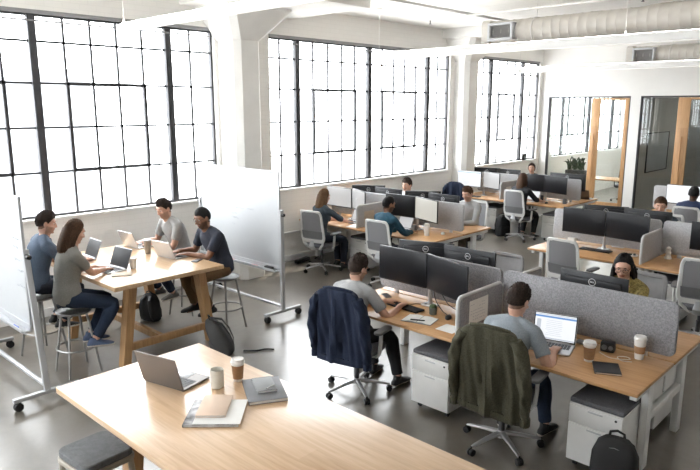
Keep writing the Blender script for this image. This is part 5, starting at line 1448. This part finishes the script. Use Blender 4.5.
bookish('magazine', 'large white and grey magazine lying on the foreground table', 'magazine', (-2.905, 1.945, H2), 44, .31, .315, .014, 'photocover', 'paper')
tag(sbox('brochure', 'paper', [((-.115, -.15, 0), (.15, .15, .002))]), 'white sheet on the grey magazine in the foreground', 'paper')
bpy.data.objects['brochure'].location = (-2.895, 1.955, H2 + .0145); bpy.data.objects['brochure'].rotation_euler = (0, 0, R(44))
bookish('peach_notebook', 'peach notebook on top of the large magazine', 'notebook', (-2.955, 1.975, H2 + .0175), -46, .265, .17, .014, 'peach', 'paper')

laptop('open silver laptop in front of the woman in the grey tee', (-6.50, 3.08, H2), 6, 112, 'laptop', 'screenoff', .33, .23)
laptop('open silver laptop in front of the man in the slate blue tee', (-7.22, 3.10, H2), -2, 112, 'laptop', 'screenoff', .32, .22)
laptop('silver laptop facing away in front of the navy-tee man', (-6.56, 3.92, H2), 188, 112, 'laptop', 'screengrey', .33, .23)
laptop('silver laptop facing away in front of the heather-tee man', (-7.38, 3.92, H2), 184, 112, 'laptop', 'screengrey', .33, .23)
paper_cup('open white paper cup beside the woman\'s laptop', (-6.38, 3.30, H2), 'open', .125, .043)
t = thing('steel_tumbler', 'grey steel tumbler in the middle of the high table', 'cup', (-6.92, 3.78, H2)); mb = MB(); mb.lathe([(.031, 0), (.034, .004), (.041, .15), (.041, .155), (.036, .165), (.001, .165)], n=28); mb.build('body', 'tumbler', t); mb = MB(); mb.lathe([(.0405, .152), (.044, .154), (.044, .166), (.036, .173), (.001, .173)], n=28); mb.build('lid', 'greymetal', t)
t = thing('smartphone', 'black phone beside the navy-tee man\'s laptop', 'phone', (-6.18, 3.98, H2), 30); mb = MB(); mb.rrect((0, 0, .004), .075, .155, .008, .01, 'Z'); mb.build('case', 'black', t); mb = MB(); mb.box((0, 0, .0085), (.066, .143, .001)); mb.build('screen', 'screenoff', t)
bookish('notebook', 'tan notebook lying at the near edge of the high table', 'notebook', (-6.22, 3.08, H2), 62, .20, .15, .014, 'tan', 'paper')
backpack('charcoal backpack leaning at the navy-tee man\'s table leg', (-5.62, 3.96, 0), -35, 1.0, 'baggrey', tilt=26)
bag = bpy.data.objects['backpack.002']; bpy.context.view_layer.update()
o = cable('loose_strap', 'x', [(-5.52, 4.10, .012), (-5.42, 4.20, .012), (-5.38, 4.30, .012), (-5.30, 4.36, .012)], .010, 'bag'); del o['label']; del o['category']
o.parent = bag; o.matrix_parent_inverse = bag.matrix_world.inverted()
backpack('black backpack on the floor beneath the high table', (-7.25, 3.95, 0), 200, .8, 'bag')

whiteboard('large mobile whiteboard in front of the column between the windows', (0, 5.16, 0), -7.84, -6.07, 1.89, .67, .0, writing=[(-7.15, 1.52, .10), (-7.15, 1.46, .05), (-7.1, 1.36, .28), (-6.75, 1.37, .14), (-7.1, 1.28, .12), (-7.1, 1.22, .16), (-7.1, 1.13, .08), (-6.98, 1.5, .16)])
whiteboard('mobile whiteboard cut off by the left edge of the picture', (0, 2.09, 0), -7.55, -5.84, 1.89, .68, .20, writing=[(-6.35, 1.5, .2), (-6.3, 1.42, .12), (-6.3, 1.3, .18), (-6.25, 1.2, .14), (-6.3, 1.05, .2)])
for nm, lb, x, m in (('marker', 'red marker in the tray of the large whiteboard, nearer the seated men', -7.05, 'red'), ('marker', 'red marker in the tray of the large whiteboard, nearer its post', -6.55, 'red')):
    t = tag(MB().cyl((x - .06, 5.09, .643), (x + .06, 5.09, .643), .009, None, 10).build(nm, m), lb, 'marker', 'whiteboard markers')
tag(MB().cyl((-6.32, 2.02, .653), (-6.22, 2.02, .653), .009, None, 10).build('marker', 'bluem'), 'blue marker in the tray of the left-edge whiteboard', 'marker')
t = thing('board_eraser', 'dark eraser in the tray of the large whiteboard', 'eraser', (-6.28, 5.115, .6315)); mb = MB(); mb.box((0, 0, .026), (.14, .05, .024), .004); mb.build('handle', 'darkplastic', t); mb = MB(); mb.box((0, 0, .007), (.136, .046, .014), .003); mb.build('felt_pad', 'greycover2', t)
t = thing('power_strip', 'black power strip on the floor against the window wall', 'power strip', (-8.18, 7.42, 0), 12); mb = MB(); mb.box((0, 0, .03), (.09, .36, .06), .01); mb.build('body', 'black', t)
for k in range(4): mb = MB(); mb.cyl((0, -.12 + .08 * k, .058), (0, -.12 + .08 * k, .064), .02, None, 14); mb.build('socket', 'padgrey', t)
cable('cable', 'black cable snaking on the floor by the window wall', [(-8.1, 7.5, .01), (-7.95, 7.48, .01), (-7.9, 7.6, .01), (-8.0, 7.75, .01), (-8.15, 7.7, .01), (-8.22, 7.85, .01)], .009)

# ---------------------------------------------------------------- people
A = [(-3.98, 4.74, .775), (-3.78, 4.72, .775)]
person('man in a grey tee typing at the nearest bench, navy jacket behind him', (-4.01, 4.18), 8, .44, A, [(-4.06, 4.66, .09), (-3.70, 4.60, .09)], lean=24, head=(-14, 22), hair=('short', 'hairdark'), skin='skin1', top=('short', 'teepale'), trousers='trouserblack', beard='s', seed=2, tilt=-9)
person('man in a pale blue-grey tee at the document laptop, olive jacket behind him', (-2.40, 4.26), 4, .445, [(-2.36, 4.70, .775), (-2.14, 4.66, .775)], [(-2.55, 4.62, .09), (-2.20, 4.70, .09)], lean=23, head=(-10, 24), hair=('short', 'hairdark'), skin='skin1', top=('short', 'teebluegrey'), trousers='jeans', seed=3)
person('woman with long black hair and glasses in a mustard blouse', (-2.14, 6.22), 178, .475, [(-2.02, 5.66, .775), (-2.28, 5.66, .775)], [(-2.0, 5.85, .09), (-2.25, 5.8, .09)], lean=12, head=(14, 20), sex='f', hair=('longfront', 'hairblack'), skin='skin1', top=('long', 'yellowtop'), trousers='brownt', glasses=True, seed=4, slump=8)
person('woman in a dark denim shirt at the bench by the window wall', (-7.52, 7.20), -8, .475, [(-7.56, 7.74, .775), (-7.36, 7.74, .775)], [(-7.50, 7.62, .09), (-7.30, 7.55, .09)], lean=6, head=(-6, 12), sex='f', hair=('long', 'hairauburn'), skin='skin1', top=('elbow', 'denimdark'), trousers='trousernavy', seed=5, shoes=('shoe', 'shoe'))
person('man in a teal shirt at a laptop in the middle row', (-6.22, 7.26), -10, .475, [(-6.30, 7.76, .775), (-6.02, 7.78, .775)], [(-6.4, 7.75, .09), (-6.0, 7.7, .09)], lean=12, head=(-14, 16), hair=('buzz', 'hairblack'), skin='skin3', top=('long', 'teal'), trousers='trousernavy', beard='dark', seed=6, tilt=-5)
person('man in a pale grey shirt facing the camera in the middle row', (-5.96, 9.34), 176, .475, [(-5.90, 8.92, .775), (-6.10, 8.92, .775)], [(-5.8, 8.85, .09), (-6.1, 8.85, .09)], lean=6, head=(4, 22), hair=('quiff', 'hairbrown'), skin='skin1', top=('long', 'shirtgrey'), trousers='brownt', seed=7, collar='shirtgrey')
person('dark-haired man by the wall half hidden behind two monitors', (-7.45, 9.56), 180, .475, [(-7.3, 9.0, .775), (-7.6, 9.0, .775)], [(-7.3, 9.1, .09), (-7.6, 9.1, .09)], lean=6, head=(0, 12), hair=('short', 'hairdark'), skin='skin1', top=('long', 'shirtgrey'), trousers='trouserblack', seed=8)
person('auburn-haired man whose face shows above a wide black monitor', (-3.12, 10.16), 180, .475, [(-2.95, 9.6, .775), (-3.25, 9.6, .775)], [(-2.95, 9.75, .09), (-3.25, 9.75, .09)], lean=5, head=(14, 14), hair=('quiff', 'hairbrown'), skin='skin1', top=('long', 'denimdark'), trousers='trouserblack', seed=9)
person('dark-skinned man in a blue top seen from behind at the white screen', (-3.17, 11.74), 0, .475, [(-3.32, 12.25, .775), (-3.02, 12.25, .775)], [(-3.3, 12.15, .09), (-3.0, 12.15, .09)], lean=7, head=(0, 10), hair=('buzz', 'hairblack'), skin='skin4', top=('long', 'bluetop'), trousers='trouserblack', seed=10)
person('brown-haired woman in a black top seen from behind in the far corner', (-6.36, 11.74), -8, .475, [(-6.45, 12.22, .775), (-6.12, 12.24, .775)], [(-6.45, 12.1, .09), (-6.2, 12.1, .09)], lean=6, head=(10, 12), sex='f', hair=('long', 'hairbrown'), skin='skin1', top=('elbow', 'blacktop'), trousers='trouserblack', seed=11, tilt=-4)
person('person with dark hair tied back looking over the far monitors', (-7.35, 14.18), 180, .475, [(-7.2, 13.6, .775), (-7.5, 13.6, .775)], [(-7.2, 13.75, .09), (-7.5, 13.75, .09)], lean=3, head=(20, 4), sex='f', hair=('bun', 'hairdark'), skin='skin1', top=('long', 'denimdark'), trousers='trouserblack', seed=12)
# around the high table
person('woman in a warm grey tee and jeans on a steel stool', (-6.36, 2.56), -6, .70, [(-6.58, 2.98,  1.0), (-6.42, 2.99,  1.0)], [(-6.34, 2.76, .365), (-6.18, 2.73, .355)], lean=5, head=(2, 22), sex='f', hair=('long', 'hairbrown'), skin='skin1', top=('short', 'teewarm'), trousers='jeans', shoes=('shoeblue', 'sole'), seed=13, slump=8, fwds=[(.2, 1), (.35, 1)])
person('man in a slate blue tee sitting by the left whiteboard', (-7.10, 2.54), -4, .70, [(-7.22, 3.03,  1.0), (-7.02, 3.03,  1.0)], [(-7.2, 2.75, .36), (-6.98, 2.73, .36)], lean=10, head=(-18, 14), hair=('quiff', 'hairdark'), skin='skin1', top=('short', 'teeblue'), trousers='trousernavy', beard='s', seed=14)
person('bespectacled man in a navy tee and brown chinos at the high table', (-6.30, 4.40), 176, .69, [(-6.42, 4.0,  1.0), (-6.62, 4.01,  1.0)], [(-6.22, 4.16, .355), (-6.45, 4.10, .355)], lean=15, head=(4, 20), hair=('buzz', 'hairblack'), skin='skin3', top=('short', 'teenavy'), trousers='khaki', shoes=('shoe', 'shoe'), glasses=True, beard='dark', seed=15, slump=10)
person('man in a heather grey tee typing beside the window wall', (-7.22, 4.42), 178, .69, [(-7.22, 4.02,  1.0), (-7.46, 4.02,  1.0)], [(-7.08, 4.18, .355), (-7.36, 4.15, .355)], lean=13, head=(8, 22), hair=('quiff', 'hairdark'), skin='skin1', top=('short', 'teegrey'), trousers='jeans', shoes=('shoegrey', 'sole'), beard='s', seed=16, slump=10)

# ---------------------------------------------------------------- camera and light
cd = bpy.data.cameras.new('camera'); cam = bpy.data.objects.new('camera', cd); COL.objects.link(cam)
cam.location = (0, 0, 2.7); cam.rotation_euler = (R(90 - 11.40), 0, R(43.40)); cd.sensor_width = 36; cd.lens = 639.47 / 700 * 36; cd.clip_end = 300
scn.camera = cam
w = bpy.data.worlds.new('overcast sky'); scn.world = w; w.use_nodes = True
bg = w.node_tree.nodes['Background']; bg.inputs['Color'].default_value = (0.935, 0.97, 1.0, 1); bg.inputs['Strength'].default_value = 11.5
for i, (a, b) in enumerate(WIN):
    l = bpy.data.lights.new('window_portal', 'AREA'); l.shape = 'RECTANGLE'; l.size = ZH - ZS; l.size_y = b - a; l.cycles.is_portal = True
    o = bpy.data.objects.new('window_portal', l); COL.objects.link(o); o.location = (-8.52, (a + b) / 2, (ZS + ZH) / 2); o.rotation_euler = (0, R(-90), 0)
sl = bpy.data.lights.new('sun', 'SUN'); sl.energy = 10.0; sl.angle = R(.8); sl.color = (1.0, .95, .86); so = bpy.data.objects.new('sun', sl); COL.objects.link(so)
so.rotation_euler = V((.25, -.45, -1)).to_track_quat('-Z', 'Y').to_euler()
for a, b in FW:
    l = bpy.data.lights.new('window_portal', 'AREA'); l.shape = 'RECTANGLE'; l.size = b - a; l.size_y = ZH - ZS; l.cycles.is_portal = True
    o = bpy.data.objects.new('window_portal', l); COL.objects.link(o); o.location = ((a + b) / 2, -4.16, (ZS + ZH) / 2); o.rotation_euler = (R(90), 0, 0)
scn.view_settings.view_transform = 'Standard'; scn.view_settings.look = 'None'; scn.view_settings.gamma = 1.0; scn.view_settings.use_curve_mapping = False
scn.view_settings.exposure = 0.45
scn.cycles.use_denoising = True
scn.cycles.max_bounces = 10; scn.cycles.diffuse_bounces = 6; scn.cycles.transparent_max_bounces = 16; scn.cycles.caustics_reflective = False; scn.cycles.caustics_refractive = False
scn.cycles.sample_clamp_indirect = 8.0
